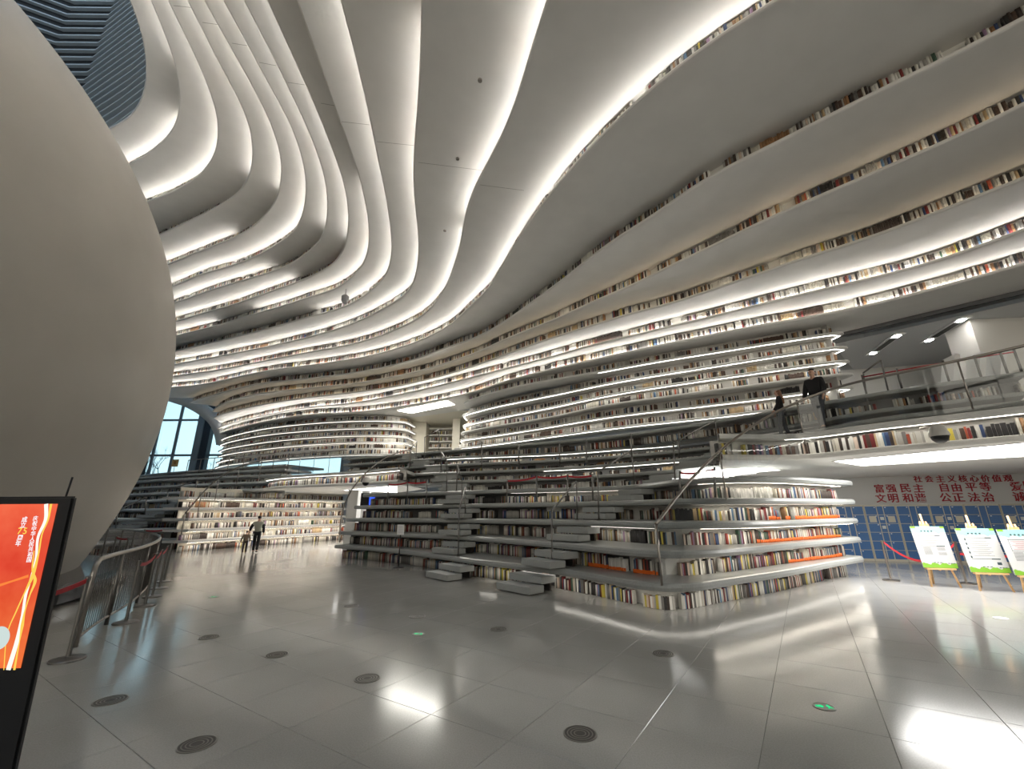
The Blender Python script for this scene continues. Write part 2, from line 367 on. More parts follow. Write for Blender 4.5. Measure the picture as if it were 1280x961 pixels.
# ---- upper contours (front edges), traced left to right / far to near
UP = {
 34: [(120, 171), (137, 160), (160, 149), (171, 137), (180.6, 120), (185, 101), (186, 84), (184.4, 65.6), (179.7, 37.5), (172, 13), (165.6, 0)],
 33: [(140, 215), (165.6, 203), (179, 196), (200, 180), (210.6, 170.6), (220, 159), (225.6, 142), (227, 116), (225.6, 97.5), (223, 81), (216, 62), (207, 34), (199, 17), (192, 0)],
 32: [(165, 258), (188, 250), (216, 239), (235, 228), (248, 221), (259, 209), (269, 194), (274, 179), (275, 155), (270.6, 129), (262, 105), (252, 81), (239, 51), (224, 24), (213.4, 0)],
 31: [(175, 302), (201, 292), (235, 276), (254, 267), (282, 252), (299, 240.6), (310, 225.6), (316.6, 207), (318, 184), (316.6, 172), (313, 150), (304, 129), (293, 107), (280, 84), (267, 60), (254, 30), (241.6, 7.5), (238, 0)],
 30: [(185, 337), (211, 329), (235, 319), (263, 308), (291, 297), (314, 285), (329, 271), (344, 254), (351, 235), (354, 212.5), (353, 194), (349, 177), (340, 150), (329, 126), (314, 99), (299, 71), (284, 45), (272.5, 24), (259, 0)],
 29: [(190, 366), (219, 356), (254, 341), (291, 331), (319, 320), (344, 306), (362.5, 293), (372, 284), (380, 265), (384, 241), (384, 220), (380, 197.5), (374, 177), (368, 159), (359, 139), (344, 114), (329, 86), (312, 54), (299, 28), (283, 0)],
 28: [(190, 387), (220.6, 377), (275, 358), (312.5, 347), (342.5, 338), (369, 326), (381, 317.5), (396, 305), (404, 295), (409, 278), (411, 257.5), (410, 235), (405.6, 212.5), (398, 188), (387, 159), (376, 135), (359, 101), (346, 71), (332.5, 43), (319, 26), (309, 0)],
 27: [(190, 409), (221.6, 400), (256, 390), (294, 379), (331, 366), (369, 352.5), (397, 341), (415.6, 330), (431, 310), (435.6, 291), (437.5, 269), (435.6, 250), (432, 229), (426, 209), (417, 182.5), (407.5, 160), (394, 124), (381, 96), (364, 58), (349, 24), (338, 0)],
 26: [(190, 427), (222.5, 418), (275, 405), (312.5, 393), (350, 382.5), (387.5, 370), (415, 362), (428, 355.6), (443, 342.5), (454, 331), (460, 317), (463, 295), (462, 276), (459, 254), (452.5, 225.6), (443, 192), (432, 162), (415, 115), (400, 70), (387, 32), (375, 0)],
 25: [(190, 445), (222.5, 437), (275, 425), (331, 411), (378, 397.5), (406, 390), (430, 383), (449, 373), (469, 358), (481, 346), (488, 331), (491, 310), (490, 287.5), (487, 263), (482.5, 236), (475, 201), (467.5, 162.5), (456, 107.5), (442.5, 50), (429, 0)],
 24: [(190, 460), (220.6, 454), (275, 444), (331, 433), (387.5, 420), (428, 408), (456, 397), (484, 382), (507, 367), (516, 356), (522, 335), (525, 306), (523, 278), (520, 250), (518, 220), (520, 175), (525, 120), (528, 62.5), (529.5, 0)],
 23: [(190, 474), (219, 469), (275, 461), (331, 450), (387.5, 439), (436, 430), (466, 422), (501, 408), (527.5, 394), (544, 378), (557.5, 357.5), (565, 340), (570, 325), (576, 306), (582.5, 268), (590, 240), (605, 212.5), (625, 175), (645, 130), (657.5, 87.5), (672.5, 37.5), (685, 0)],
 22: [(190, 486), (217, 483), (247, 480.5), (275, 475), (331, 463), (359, 459), (406, 453), (456, 445), (503, 432.5), (540.6, 417.5), (567, 402), (588, 380.6), (607, 364), (625.6, 335.6), (644, 304), (665, 272), (689, 240), (720, 202.5), (745, 175), (770, 150), (807.5, 115), (845, 82.5), (882.5, 55), (932.5, 20), (967.5, 0)],
 21: [(238, 502), (252, 496.5), (266, 493), (294, 485), (331, 477.5), (387.5, 472), (448, 464), (512.5, 450), (555, 434.5), (598, 419.5), (635, 398), (672.5, 371), (700.6, 350.6), (747.5, 313), (788, 285), (825.6, 262.5), (855.3, 239), (907.5, 207.5), (970, 177.5), (1022.5, 150), (1085, 117.5), (1147.5, 87.5), (1210, 57.5), (1280, 20)],
 20: [(266, 513), (275, 505.6), (294, 498), (331, 490), (387.5, 484), (440, 478.5), (475, 473), (531, 460.6), (594, 440), (638, 420), (693, 398), (747.5, 373), (800, 350.6), (835, 332), (891, 305.6), (947.5, 277.5), (1000, 253.5), (1060, 228), (1135, 195), (1210, 162.5), (1280, 127.5)],
 19: [(268, 521), (277, 517), (294, 512), (331, 504), (387.5, 495.5), (440, 489.5), (475, 485), (531, 474), (587, 458), (638, 439.5), (691, 420.6), (735, 407), (800, 387), (835, 379), (891, 360), (947.5, 341), (1000, 322), (1060, 304), (1135, 277.5), (1185, 257.5), (1232, 239), (1280, 220)],
 18: [(270, 536), (280, 531), (294, 527), (331, 518), (387.5, 508), (440, 503), (494, 493), (531, 485), (587.5, 471), (638, 458), (691, 444), (747.5, 428), (800, 416), (835, 407), (891, 394), (947.5, 379.5), (1000, 367), (1060, 352.5), (1135, 335), (1210, 311), (1280, 285)],
 17: [(271, 545), (280, 539), (331, 526), (387.5, 517), (440, 514.5), (475, 511), (531, 502), (587, 490), (636, 474), (691, 460), (747.5, 447), (800, 435.5), (835, 428), (910, 413), (960, 403), (1000, 397), (1035, 390), (1085, 380), (1135, 367.5), (1210, 347.5), (1280, 327.5)],
}
def far(u0, u1, v0=-1, v1=2000): return lambda u, v: u0 <= u <= u1 and v0 <= v <= v1
def dead(*boxes):
    return lambda u, v: not any(a <= u <= c and b <= v <= d for a, b, c, d in boxes)
UPLED = {   # which pieces of lamp tape are burning, and how
 33: (LEDM, dead((200, 80, 232, 152))), 32: (LEDM, None), 31: (LEDM, dead((150, 212, 312, 320))), 30: (LEDM, dead((283, 236, 352, 300))),
 29: (LEDM, None), 28: (LEDM, dead((340, 292, 408, 340), (300, -400, 322, 30))), 27: (LEDM, dead((365, 300, 434, 354))),
 26: (LEDM, dead((268, 390, 318, 408), (300, -900, 458, 244))), 25: (LEDM, dead((150, 386, 396, 450))), 24: (LEDM, dead((500, -900, 540, 40))),
 23: (LEDM, dead((570, 252, 584, 292))), 22: (LEDM, None), 21: (LEDW, far(180, 330)), 20: (LEDW, None), 19: (LEDW, None), 18: (LEDM, None), 17: (LEDM, None)}
E1 = {}; SB = .12
wall_back = struct('wall_back')
for k, px in UP.items():
    E1[k] = plan(px, ZK(k), .25, 2.2, e0=5 if k > 21 else 0, e1=6.0)
for k in sorted(E1):
    E = E1[k]
    if k > 17:
        lo = E1[k-1]
        back = offset(lo, SB+.45)
    else:
        back = offset(E, 2.6)
    if k == 21:      # the run of this tier grows out of the plaster at its left end
        pass
    slab('shelf', E, resample(back, .4), ZK(k), .10, wall_back, PLASTER)
    if k < 34:
        R = offset(E, SB+.16)
        wallstrip('back_panel', resample(R, .3), ZK(k), ZK(k+1)-.09, wall_back, WHITE)
        books(resample(offset(E, SB), .3), ZK(k)+.002, .33, gap=.10, hr=(.74, 1.0))
        if k in UPLED:
            m, f = UPLED[k]
            led(offset(E, .075), ZK(k)+.006, wall_back, m, .032, f, tilt=.014)

# ---- one panel joint running across all the soffits
SEAM = mat('panel_joint', (.30, .28, .26), .7)
for k, a, b in ((32, (217, 7), (240, 9.5)), (31, (253, 28), (275, 31)), (30, (290, 54), (309, 57)), (29, (324, 78), (345, 82)), (28, (360, 103), (381, 106)), (27, (401, 129), (418, 132)),
                (26, (427, 152), (462, 156)), (25, (471, 177), (519, 182)), (24, (523, 203), (604, 213)), (23, (600, 231), (655, 238))):
    z = ZK(k)-.1015; A, B = at_z(*a, z)[:2], at_z(*b, z)[:2]; d = (B-A)/np.linalg.norm(B-A); nn = np.array([-d[1], d[0]])*.006
    pyd('panel_joint', [(*(A-nn), z), (*(B-nn), z), (*(B+nn), z), (*(A+nn), z)], [(3, 2, 1, 0)], wall_back, SEAM)

# ---- shelf blocks under the overhang
SP = lambda *a: list(a)
RB = {   # right block, left end ... right end
 16: [(579, 502), (635, 484), (691, 473), (751, 463), (800, 453), (880, 440), (1000, 420.6), (1040, 414), (1062, 412)],
 15: [(577, 518), (616, 507), (691, 492), (760, 477), (800, 470), (880, 457.5), (1000, 438), (1045, 431), (1067, 430)],
 14: [(577, 531), (616, 522), (691, 507), (760, 492), (800, 485), (880, 473), (1000, 456), (1045, 449), (1069, 447.5)],
 13: [(575, 540), (616, 532), (691, 520), (760, 504), (800, 499), (880, 488), (1000, 472), (1050, 465), (1074, 464)],
 12: [(573, 549), (616, 543), (691, 531), (760, 519), (800, 514), (880, 505), (1000, 490), (1050, 482), (1075, 480)],
 11: [(566, 560), (616, 554), (691, 543.5), (760, 534), (800, 529), (880, 521), (1000, 506), (1050, 499), (1075, 496)],
}
LB = {
 16: [(275, 549), (280, 546), (294, 542), (331, 534), (387.5, 527.5), (440, 524.5), (485, 524), (510, 526.5)],
 15: [(273, 556), (280, 552.5), (294, 549), (331, 542), (387.5, 536.6), (440, 534), (485, 533.5), (510, 535.6)],
 14: [(272, 564), (280, 560), (294, 557), (331, 551), (387.5, 545.5), (440, 543), (485, 543), (510, 545)],
 13: [(271, 570), (280, 567), (294, 564.5), (331, 559.5), (387.5, 554), (440, 551.6), (485, 551.5), (510, 553)],
 12: [(269, 578), (280, 574), (294, 572), (331, 567.5), (387.5, 562), (440, 560), (485, 559.5), (510, 561)],
 11: [(267, 584.5), (280, 580), (294, 578.5), (331, 574), (387.5, 569.5), (440, 567), (485, 566.5), (510, 567.5)],
}
wall_right = struct('wall_right'); wall_left = struct('wall_left')
def ret(C, d0, d1, L0, L1):
    """add rounded returns at both ends of a plan curve"""
    d0 = np.array(d0, float); d1 = np.array(d1, float); out = [C[0]+d0*L0, C[0]+d0*L0*.5]; out2 = [C[-1]+d1*L1*.5, C[-1]+d1*L1]
    return gsm(resample(np.vstack([out, C, out2]), .18), 1.6)
RBL = {16: far(745, 1300), 15: None, 14: None, 12: None, 11: None}
RBC = {}; LBC = {}
for k, px in RB.items():
    C = plan(px, ZK(k), .25, 4); C = ret(C, (.1, 1), (-.12, 1), 1.2, 1.9); RBC[k] = C
    slab('shelf', C, resample(offset(C, .9), .3), ZK(k), .09, wall_right, SHELFW)
    if k in RBL: led(offset(C, .045), ZK(k)-.096, wall_right, LEDLINE, .024, RBL[k], .4, True)
for k in RB:
    top = ZK(k+1)-.09
    wallstrip('back_panel', resample(offset(RBC[k], .36), .3), ZK(k), top, wall_right, mat('shelf_back_pale', (.58, .56, .53), .5))
    books(resample(offset(RBC[k], .22), .3), ZK(k)+.002, .28, gap=.25)
for k, px in LB.items():
    C = plan(px, ZK(k), .25, 4); C = ret(C, (.45, 1), (.1, 1), 2.0, 1.6); LBC[k] = C
    slab('shelf', C, resample(offset(C, .9), .3), ZK(k), .10, wall_left, SHELFW)
    led(offset(C, .045), ZK(k)-.106, wall_left, emis('led_far', (1, .95, .85), LED*.3), .024, None, .4, True)
for k in LB:
    wallstrip('back_panel', resample(offset(LBC[k], .36), .3), ZK(k), ZK(k+1)-.09, wall_left, WHITE)
    books(resample(offset(LBC[k], .22), .3), ZK(k)+.002, .28, gap=.2, wr=(.03, .08))

# ---- terraces, right-hand side (stone seats with books under each)
def tp(px, k, sig=3): return plan(px, ZK(k), .2, sig)
T = {}
T[1] = tp([(420, 680.6), (445, 682), (495, 686), (545, 692), (597.5, 699), (660, 705), (720, 713), (775, 722), (800, 727), (825, 730.6), (845, 731), (862, 729.6), (877.5, 727.5), (915, 721), (960, 715), (1000, 708.5), (1052, 699), (1080, 695)], 1, 2)
T[2] = tp([(425, 663.5), (495, 666), (555, 668), (622.5, 672), (700, 678), (750, 682.5), (800, 687.5), (822, 689), (845, 689.5), (877.5, 687.5), (927.5, 684), (1000, 677), (1047.5, 673.5), (1076, 670.6)], 2, 3)
T[5] = tp([(455, 617), (476, 615.6), (532, 615), (584, 613), (640, 611), (720, 609), (790, 606.5), (830, 601), (860, 597), (890, 594.5), (930, 593.8), (960, 594), (1000, 596), (1040, 599), (1066, 600.6)], 5, 4)
T[3] = lerp_curve(T[2], T[5], .30); T[4] = lerp_curve(T[2], T[5], .62)
T[6] = tp([(560, 600.3), (600, 599.6), (632, 599), (700, 595.6), (744, 593.5), (800, 590), (844, 586.5), (900, 581)], 6)
T[7] = tp([(480, 592.5), (560, 590), (622, 587.5), (700, 584), (760, 580), (800, 577), (860, 572), (930, 564)], 7)
T[8] = tp([(436, 588), (500, 584), (560, 580), (700, 574), (760, 570), (860, 561), (960, 548), (1020, 537), (1089, 522.5), (1180, 512), (1280, 500)], 8)
T[9] = tp([(430, 580), (500, 575.5), (560, 571), (700, 565), (760, 560), (839, 554), (930, 541), (1020, 525), (1089, 512), (1180, 501), (1280, 489)], 9)
T[10] = tp([(430, 573), (500, 567.5), (560, 562.5), (640, 555.5), (700, 550.5), (760, 544.5), (872, 529), (960, 514), (1030, 501.5), (1086, 491.5), (1150, 482), (1211, 472.6), (1280, 464)], 10)
terr = struct('floor_terrace'); RISER_SHADE = mat('riser_unlit_shade', (.10, .10, .10), .5)  # dark riser colour stands in for the shade of unlit rows
CORN = lambda x, y: x > 1.2
for k in (1, 2, 3, 4, 5):      # rounded right end that turns back behind the block
    C = T[k]; t = C[-1]-C[-6]; t /= np.linalg.norm(t)
    C = np.vstack([C, [C[-1]+t*.10+np.array([-t[1], t[0]])*.10, C[-1]+t*.08+np.array([-t[1], t[0]])*.8]]); T[k] = gsm(resample(C, .2), .8)
    t0 = np.array([0.15, 1.0])
for k in range(1, 11):
    E = T[k]
    if k < 10 and k != 5: back = np.vstack([offset(E[:3], .5)[:1], offset(T[k+1], .75), offset(E[-3:], .5)[-1:]])
    else: back = offset(E, 3.4 if k == 10 else 1.6)
    slab('seat_slab', E, resample(back, .3), ZK(k), .13 if k < 6 else .11, terr, STONE)
# risers and books between seat k-1 and seat k, standing back under seat k
for k in range(1, 11):
    E = T[k]; t = .13 if k < 6 else .11
    sb = .30
    PR = resample(offset(E, sb+.18), .25)
    if k < 6:
        i = int(np.argmin(np.abs(PR[:, 0]-(1.0 if k != 2 else 2.2))))
        wallstrip('riser', PR[:i+1], ZK(k-1), ZK(k)-t, terr, RISER_SHADE); wallstrip('riser', PR[i:], ZK(k-1), ZK(k)-t, terr, WHITE)
    else: wallstrip('riser', PR, ZK(k-1), ZK(k)-t, terr, mat('riser_upper_shade', (.26, .26, .26), .6))  # upper risers greyed, shade of the unlit rows put into the colour
    nm = {1: 'floor', 2: 'first', 3: 'second', 4: 'third', 5: 'fourth'}.get(k)
    P = resample(offset(E, sb), .2)
    if nm:
        i = int(np.argmin(np.abs(P[:, 0]-1.0)))
        og = (lambda x, y: True) if k in (2, 3, 4) else None
        if k in (2, 3, 4):
            def og(x, y, k=k):
                u = 0
                q = proj((x, y, ZK(k-1)+.1))[0][0]; u = q[0]
                return {2: (985 < u < 1052) or (735 < u < 822) or (645 < u < 665) or (440 < u < 500), 3: 945 < u < 1050, 4: 960 < u < 1060}[k]
        books(P[:i+1], ZK(k-1)+.002, .27, W_NEAR, (.022, .05), .12, None, og)
        books(P[i:], ZK(k-1)+.002, .27, W_NEAR, (.022, .052), .10, nm, og)
    else:
        books(P, ZK(k-1)+.002, .27, W_UP, (.025, .06), .15)
TLED = {9: far(560, 842), 7: far(675, 862), 5: far(640, 800), 3: far(735, 822), 1: far(600, 1100), 11: None}
for k, f in TLED.items():
    if k in T: led(offset(T[k], .05), ZK(k)-(.137 if k < 6 else .117), terr, LEDLINE if k > 5 else LEDLOW, .03, f, .3, True)
for k in (2, 3): led(offset(T[k], .05), ZK(k)-.137, terr, LEDN, .03, far(872, 1100), .3, True)
for k in (4, 5): led(offset(T[k], .20), ZK(k)-.134, terr, LEDN, .02, far(872, 1100), .3, True)

# ---- terraces and shelf block on the left
TL = {}
TL[1] = tp([(235, 675.5), (251, 674), (275, 673), (302, 671.6), (324, 670), (375, 667.5), (424, 664.5), (436, 663.8)], 1, 3)
for k in range(2, 6): TL[k] = offset(TL[1], .10*(k-1))
FL = {}
FL[1] = tp([(95, 680), (130, 677.5), (200, 673.5), (262, 672)], 1, 3)
FL[2] = tp([(100, 662.5), (130, 661.5), (200, 660), (262, 659)], 2, 4)
FL[5] = tp([(120, 626.5), (160, 625), (200, 623.7), (262, 621.5)], 5, 5)
FL[3] = lerp_curve(FL[2], FL[5], .33); FL[4] = lerp_curve(FL[2], FL[5], .67)
FL[6] = tp([(130, 618.5), (160, 617), (200, 615), (275, 612), (345, 609.5)], 6, 5)
FL[7] = tp([(135, 611), (165, 609), (200, 607), (260, 604), (310, 602), (348, 600.5)], 7, 5)
FL[8] = tp([(140, 604), (165, 601), (200, 598.7), (240, 597), (300, 594), (352, 592)], 8, 5)
FL[9] = tp([(150, 599), (185, 595.5), (200, 594.5), (240, 592), (300, 588), (356, 585.5)], 9, 5)
FL[10] = tp([(165, 595), (205, 590.5), (245, 587.5), (300, 583.5), (357, 580)], 10, 5)
tl = struct('floor_terrace_left')
for k in range(1, 6):
    slab('shelf', TL[k], resample(offset(TL[k], 1.2), .3), ZK(k), .11, tl, SHELFW)
    wallstrip('back_panel', resample(offset(TL[k], .42), .3), ZK(k-1), ZK(k)-.1, tl, CREAM)
    books(resample(offset(TL[k], .26), .25), ZK(k-1)+.002, .27, W_UP, (.03, .06), .3)
    led(offset(TL[k], .06), ZK(k)-.117, tl, LEDN, .03, None, .4, True)
P6 = resample(offset(TL[5], .42), .3)
wallstrip('back_panel', P6, ZK(5), 2.66, tl, CREAM); books(resample(offset(TL[5], .28), .25), ZK(5)+.002, .26, W_UP, (.03, .06), .2)
for k in range(1, 11):
    back = offset(FL[k], 3.2 if k == 10 else 2.2)
    slab('seat_slab', FL[k], resample(back, .4), ZK(k), .13, tl, mat('terrazzo_step_daylit', (.60, .61, .61), .35, noise=.08, nscale=60))  # slab colour lightened to stand in for daylight from the window
    wallstrip('riser', resample(offset(FL[k], .5), .3), ZK(k-1), ZK(k)-.1, tl, GREYW)
    books(resample(offset(FL[k], .3), .3), ZK(k-1)+.002, .27, W_UP, (.03, .06), .25)
led(offset(FL[7], .05), ZK(7)-.117, tl, LEDLINE, .03, None, .4, True)

# ---- walkways (mezzanine) on the right and on the left
def walkway(pxs, z0, depth_pts, name, deck_m, near_label, ledr=None):
    root = struct(name)
    C = plan(pxs, z0, .2, 2)
    B = np.array(depth_pts, float)
    slab('soffit', C, B, ZK(6)+.0, .12, root, WHITE)
    slab('deck', C, B, ZK(7), .12, root, SHELFW)
    wallstrip('back_panel', resample(offset(C, .33), .2), ZK(6), ZK(7)-.11, root, WHITE)
    e0 = C[0]+(B[0]-C[0])/np.linalg.norm(B[0]-C[0])*.3; wallstrip('end_panel', np.array([B[0], (B[0]+e0)/2, e0])+np.array([.25, 0]), ZK(6), ZK(7)-.11, root, WHITE)
    books(resample(offset(C, .14), .2), ZK(6)+.002, .29, W_NEAR, (.03, .075), .06, near_label)
    led(offset(C, .03), ZK(7)-.125, root, LEDLINE, .022, ledr, .3, True)
    return root, C
wr, CW = walkway([(902, 575), (950, 575.3), (1002, 575.3), (1060, 570), (1120, 564.5), (1200, 558.5), (1280, 552), (1400, 543)], 2.58,
    [(6.4, 13.4), (7.5, 13.9), (9.5, 15.2), (14, 15.2), (17.5, 13.5), (17.5, 5.5), (11.5, 4.6)], 'trim_1', STONE, 'walkway', far(985, 1500))
wl, CL = walkway([(330, 613), (347, 611), (400, 608.5), (447, 606.7), (480, 604.7), (498, 603.5)], 2.58,
    [(-13.2, 27), (-8, 27), (-4.2, 21)], 'trim_2', STONE, None, None)

# ---- floor of polished tiles (0.75 m grid turned 56 degrees)
floor = struct('floor')
pyd('floor_bed', [(-46, -16, -.012), (34, -16, -.012), (34, 46, -.012), (-46, 46, -.012)], [(0, 1, 2, 3)], floor, mat('floor_joint', (.22, .215, .20), .5))
ang = math.radians(56.5); ca, sa = math.cos(ang), math.sin(ang); TS = .76; OA, OB = 5.29, -.52
def tile_verts():
    h = TS/2-.0012; c = .0022
    v = [(-h, -h, -.012), (h, -h, -.012), (h, h, -.012), (-h, h, -.012), (-h, -h, -c), (h, -h, -c), (h, h, -c), (-h, h, -c),
         (-h+c, -h+c, 0), (h-c, -h+c, 0), (h-c, h-c, 0), (-h+c, h-c, 0)]
    f = [(8, 9, 10, 11)]+[(i, (i+1) % 4, 4+(i+1) % 4, 4+i) for i in range(4)]+[(4+i, 4+(i+1) % 4, 8+(i+1) % 4, 8+i) for i in range(4)]
    return v, f
tv, tf = tile_verts()
tm = bpy.data.meshes.new('floor_tile'); tm.from_pydata(tv, [], tf); tm.materials.append(FLOORM)
tiles = []
for i in range(-70, 70):
    for j in range(-70, 70):
        a = OA+(i+.5)*TS; b = OB+(j+.5)*TS
        x = a*ca+b*sa; y = a*sa-b*ca
        if not (-45 < x < 33 and -15 < y < 45): continue
        uv, d = proj((x, y, 0)); u, v = uv[0]
        vis = d[0] > .3 and -60 < u < 1340 and v < 1010
        tiles.append((-(1/d[0]**2) if vis else 1, x, y))
tiles.sort()
rz = Matrix.Rotation(ang, 4, 'Z')
for q, x, y in tiles[:290]:
    o = obj('floor_tile', tm, floor); o.matrix_world = Matrix.Translation((x, y, 0)) @ rz
vs = []; fs = []
for q, x, y in tiles[290:]:
    k = len(vs)
    for vx, vy, vz in tv[4:]: vs.append((x+vx*ca-vy*sa, y+vx*sa+vy*ca, vz))
    fs += [tuple(i-4+k for i in f) for f in tf if min(f) >= 4]
o = pyd('floor_tiles_far', vs, fs, floor, FLOORM); o['kind'] = 'stuff'

# ---- outer shell of the hall
def quadwall(name, pts, m):
    r = struct(name); pyd('panel', pts, [(0, 1, 2, 3)], r, m); return r
X0, X1, Y0, Y1, ZT = -46, 34, -16, 44, 33
wrr = struct('wall_rear')
def quad(name, pts, parent, m): return pyd(name, pts, [(0, 1, 2, 3)], parent, m)
RW = (-24, 28, .6, 15)     # the glazed facade behind the camera
for a, b, c, d in ((X0, RW[0], 0, ZT), (RW[1], X1, 0, ZT), (RW[0], RW[1], 0, RW[2]), (RW[0], RW[1], RW[3], ZT)):
    quad('panel', [(a, Y0, c), (b, Y0, c), (b, Y0, d), (a, Y0, d)], wrr, GREYW)
win2 = struct('window_2')
WFR = mat('window_frame_grey', (.30, .36, .40), .4); WFD = mat('window_post_dark', (.035, .05, .07), .5)
for i in range(14): box('frame_bar', (RW[0]+i*4, Y0, (RW[2]+RW[3])/2), (.3, .3, RW[3]-RW[2]), win2, WFD)
for i in range(6): box('frame_bar', ((RW[0]+RW[1])/2, Y0, RW[2]+i*2.88), (RW[1]-RW[0], .2, .14), win2, WFD)
quadwall('wall_far_right', [(X1, Y0, 0), (X1, Y1, 0), (X1, Y1, ZT), (X1, Y0, ZT)], GREYW)
ce = struct('ceiling'); SKL = (-30, -5, -8, 20)    # skylight over the round opening
for a, b, c, d in ((X0, SKL[0], Y0, Y1), (SKL[1], X1, Y0, Y1), (SKL[0], SKL[1], Y0, SKL[2]), (SKL[0], SKL[1], SKL[3], Y1)):
    quad('panel', [(a, c, ZT), (b, c, ZT), (b, d, ZT), (a, d, ZT)], ce, GREYW)

WARMGLASS = glass('light_warming_glass', (1.0, .90, .79), 1.45)  # tint added to warm the daylight entering from behind the camera
for i in range(13): box('pane', (RW[0]+i*4+2, Y0-.05, (RW[2]+RW[3])/2), (3.7, .02, RW[3]-RW[2]), win2, WARMGLASS)

# ---- curtain wall (window) at far left: opening in the shell
YW = 38.0
WX0, WX1, WZ0, WZ1 = -44.0, -15.0, 3.0, 12.5
wn = struct('wall_north')
for a, b, c, d in ((X0, WX0, 0, ZT), (WX1, X1, 0, ZT), (WX0, WX1, 0, WZ0), (WX0, WX1, WZ1, ZT)):
    quad('panel', [(a, YW, c), (b, YW, c), (b, YW, d), (a, YW, d)], wn, GREYW)
win = struct('window_1')
bar = lambda x0, x1, z0, z1, d, m, y=YW: box('frame_bar', ((x0+x1)/2, y, (z0+z1)/2), (x1-x0, d, z1-z0), win, m)
WFR = mat('window_frame_grey', (.30, .36, .40), .4); WFD = mat('window_post_dark', (.035, .05, .07), .5)
def wx(u, v): return at_y(u, v, YW)
xm = wx(220, 550)[0]; xl = wx(186, 575)[0]; xr = wx(249, 555)[0]
zh = [wx(226, 525)[2], wx(220, 569)[2]]
xs = [WX0, WX0+4, xl-4.2, xl, xm, xr, xr+4.5, WX1]
for x in (xl-4.2, xl+.25, xm, xr+.45, xr+4.5, WX0+.1, WX1-.1): bar(x-.11, x+.11, WZ0, WZ1, .12, WFR)
for x in (xl-.25, xr+.9): bar(x-.32, x+.32, WZ0, WZ1, .5, WFD, YW-.4)
bar(xr-.2, xr+.35, WZ0, WZ1, .3, WFR, YW-.3)
for z in zh+[WZ0+.1, WZ1-.1]: bar(WX0, WX1, z-.09, z+.09, .1, WFR)
xx = sorted([WX0, xl-4.2, xl+.25, xm, xr+.45, xr+4.5, WX1]); zz = sorted([WZ0]+zh+[WZ1])
for a, b in zip(xx, xx[1:]):
    for c, d in zip(zz, zz[1:]): box('pane', ((a+b)/2, YW+.02, (c+d)/2), (b-a-.2, .02, d-c-.16), win, WGLASS)
quadwall('wall_west', [(X0, Y0, 0), (X0, Y1, 0), (X0, Y1, ZT), (X0, Y0, ZT)], GREYW)
# ground outside
g = struct('ground_outside'); quad('paving', [(-90, YW+.2, -.2), (40, YW+.2, -.2), (40, 120, -.2), (-90, 120, -.2)], g, mat('outdoor_paving', (.35, .36, .36), .8))

# ---- plaster that flares from the lowest overhang to the shelf block, round the window
fl = struct('trim_3')
arch = [(150, 478), (190, 494), (212, 502), (225, 506), (240, 513), (252, 521), (262, 531), (268, 545), (270, 556)]
topc = [(150, 468), (190, 480), (217, 486.5), (240, 499), (258, 511), (268, 521), (276, 532), (282, 545), (286, 556)]
YF = 34.0
va = [at_y(u, v, YF) for u, v in arch]; vt = [at_y(u, v, YF-.6) for u, v in topc]
va = catmull(np.array(va), 6); vt = catmull(np.array(vt), 6); n = len(va)
vs = [tuple(p) for p in va]+[tuple(p) for p in vt]+[(p[0], p[1]+1.6, p[2]) for p in va]+[(p[0], p[1]+1.6, p[2]) for p in vt]
fs = []
for i in range(n-1): fs += [(i, i+1, n+i+1, n+i), (2*n+i, 2*n+i+1, i+1, i), (n+i, n+i+1, 3*n+i+1, 3*n+i), (3*n+i, 3*n+i+1, 2*n+i+1, 2*n+i)]
pyd('plaster_flare', vs, fs, fl, PLASTER, True)

# ---- shaft with fins above the round opening
sh = struct('ceiling_shaft')
C = offset(E1[34], .30); C = np.vstack([C, [C[-1]+np.array([1.5, -5]), C[-1]+np.array([-3, -12]), C[-1]+np.array([-12, -16])]])
C0 = C[0]; C = np.vstack([[C0+np.array([-9, -10]), C0+np.array([-7, -3.5])], C]); C = resample(C, 2.3)
SHM = mat('shaft_blue_grey', (.20, .25, .28), .7); FINM = mat('fin_pale', (.50, .53, .53), .5)
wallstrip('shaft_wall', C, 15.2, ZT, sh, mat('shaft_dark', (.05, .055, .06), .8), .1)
for i in range(38):
    z = 15.7+i*.46
    O = offset(C, -.16)
    nn = len(C); vs = []; fs = []
    for a, b in zip(O, C): vs += [(*a, z), (*a, z+.06), (*b, z+.06), (*b, z)]
    for q in range(nn-1):
        for e in range(4): fs.append((4*q+e, 4*q+(e+1) % 4, 4*q+4+(e+1) % 4, 4*q+4+e))
    pyd('fin', vs, fs, sh, FINM)

# ---- room behind the upper right landing
mz = struct('wall_upper_right')
quad('back_wall', [(9.5, 18.2, 4.5), (24, 14.7, 4.5), (24, 14.7, 7.2), (9.5, 18.2, 7.2)], mz, WHITE)
q0 = at_z(1226, 395, 7.18); q1 = at_z(1330, 368, 7.18)
box('projecting_wall', (q0[0]+2.5, q0[1]+.5, 5.85), (5, .9, 2.7), mz, WHITE, -.10)
cz = struct('ceiling_upper_right')
l0 = at_z(1060, 414, 7.55); l1 = at_z(1330, 350, 7.55)
dl = (l1-l0)[:2]; dl /= np.linalg.norm(dl); l0 = l0-np.r_[dl*.5, 0]; l1 = l1+np.r_[dl*4, 0]; nl = np.array([-dl[1], dl[0]])
CGR = mat('ceiling_grey', (.62, .63, .64), .6); FX = mat('black_fixture', (.02, .02, .02), .4)
quad('ceiling_panel', [(*(l0[:2]), 7.2), (*(l1[:2]), 7.2), (*(l1[:2]+nl*7), 7.2), (*(l0[:2]+nl*7), 7.2)], cz, CGR)
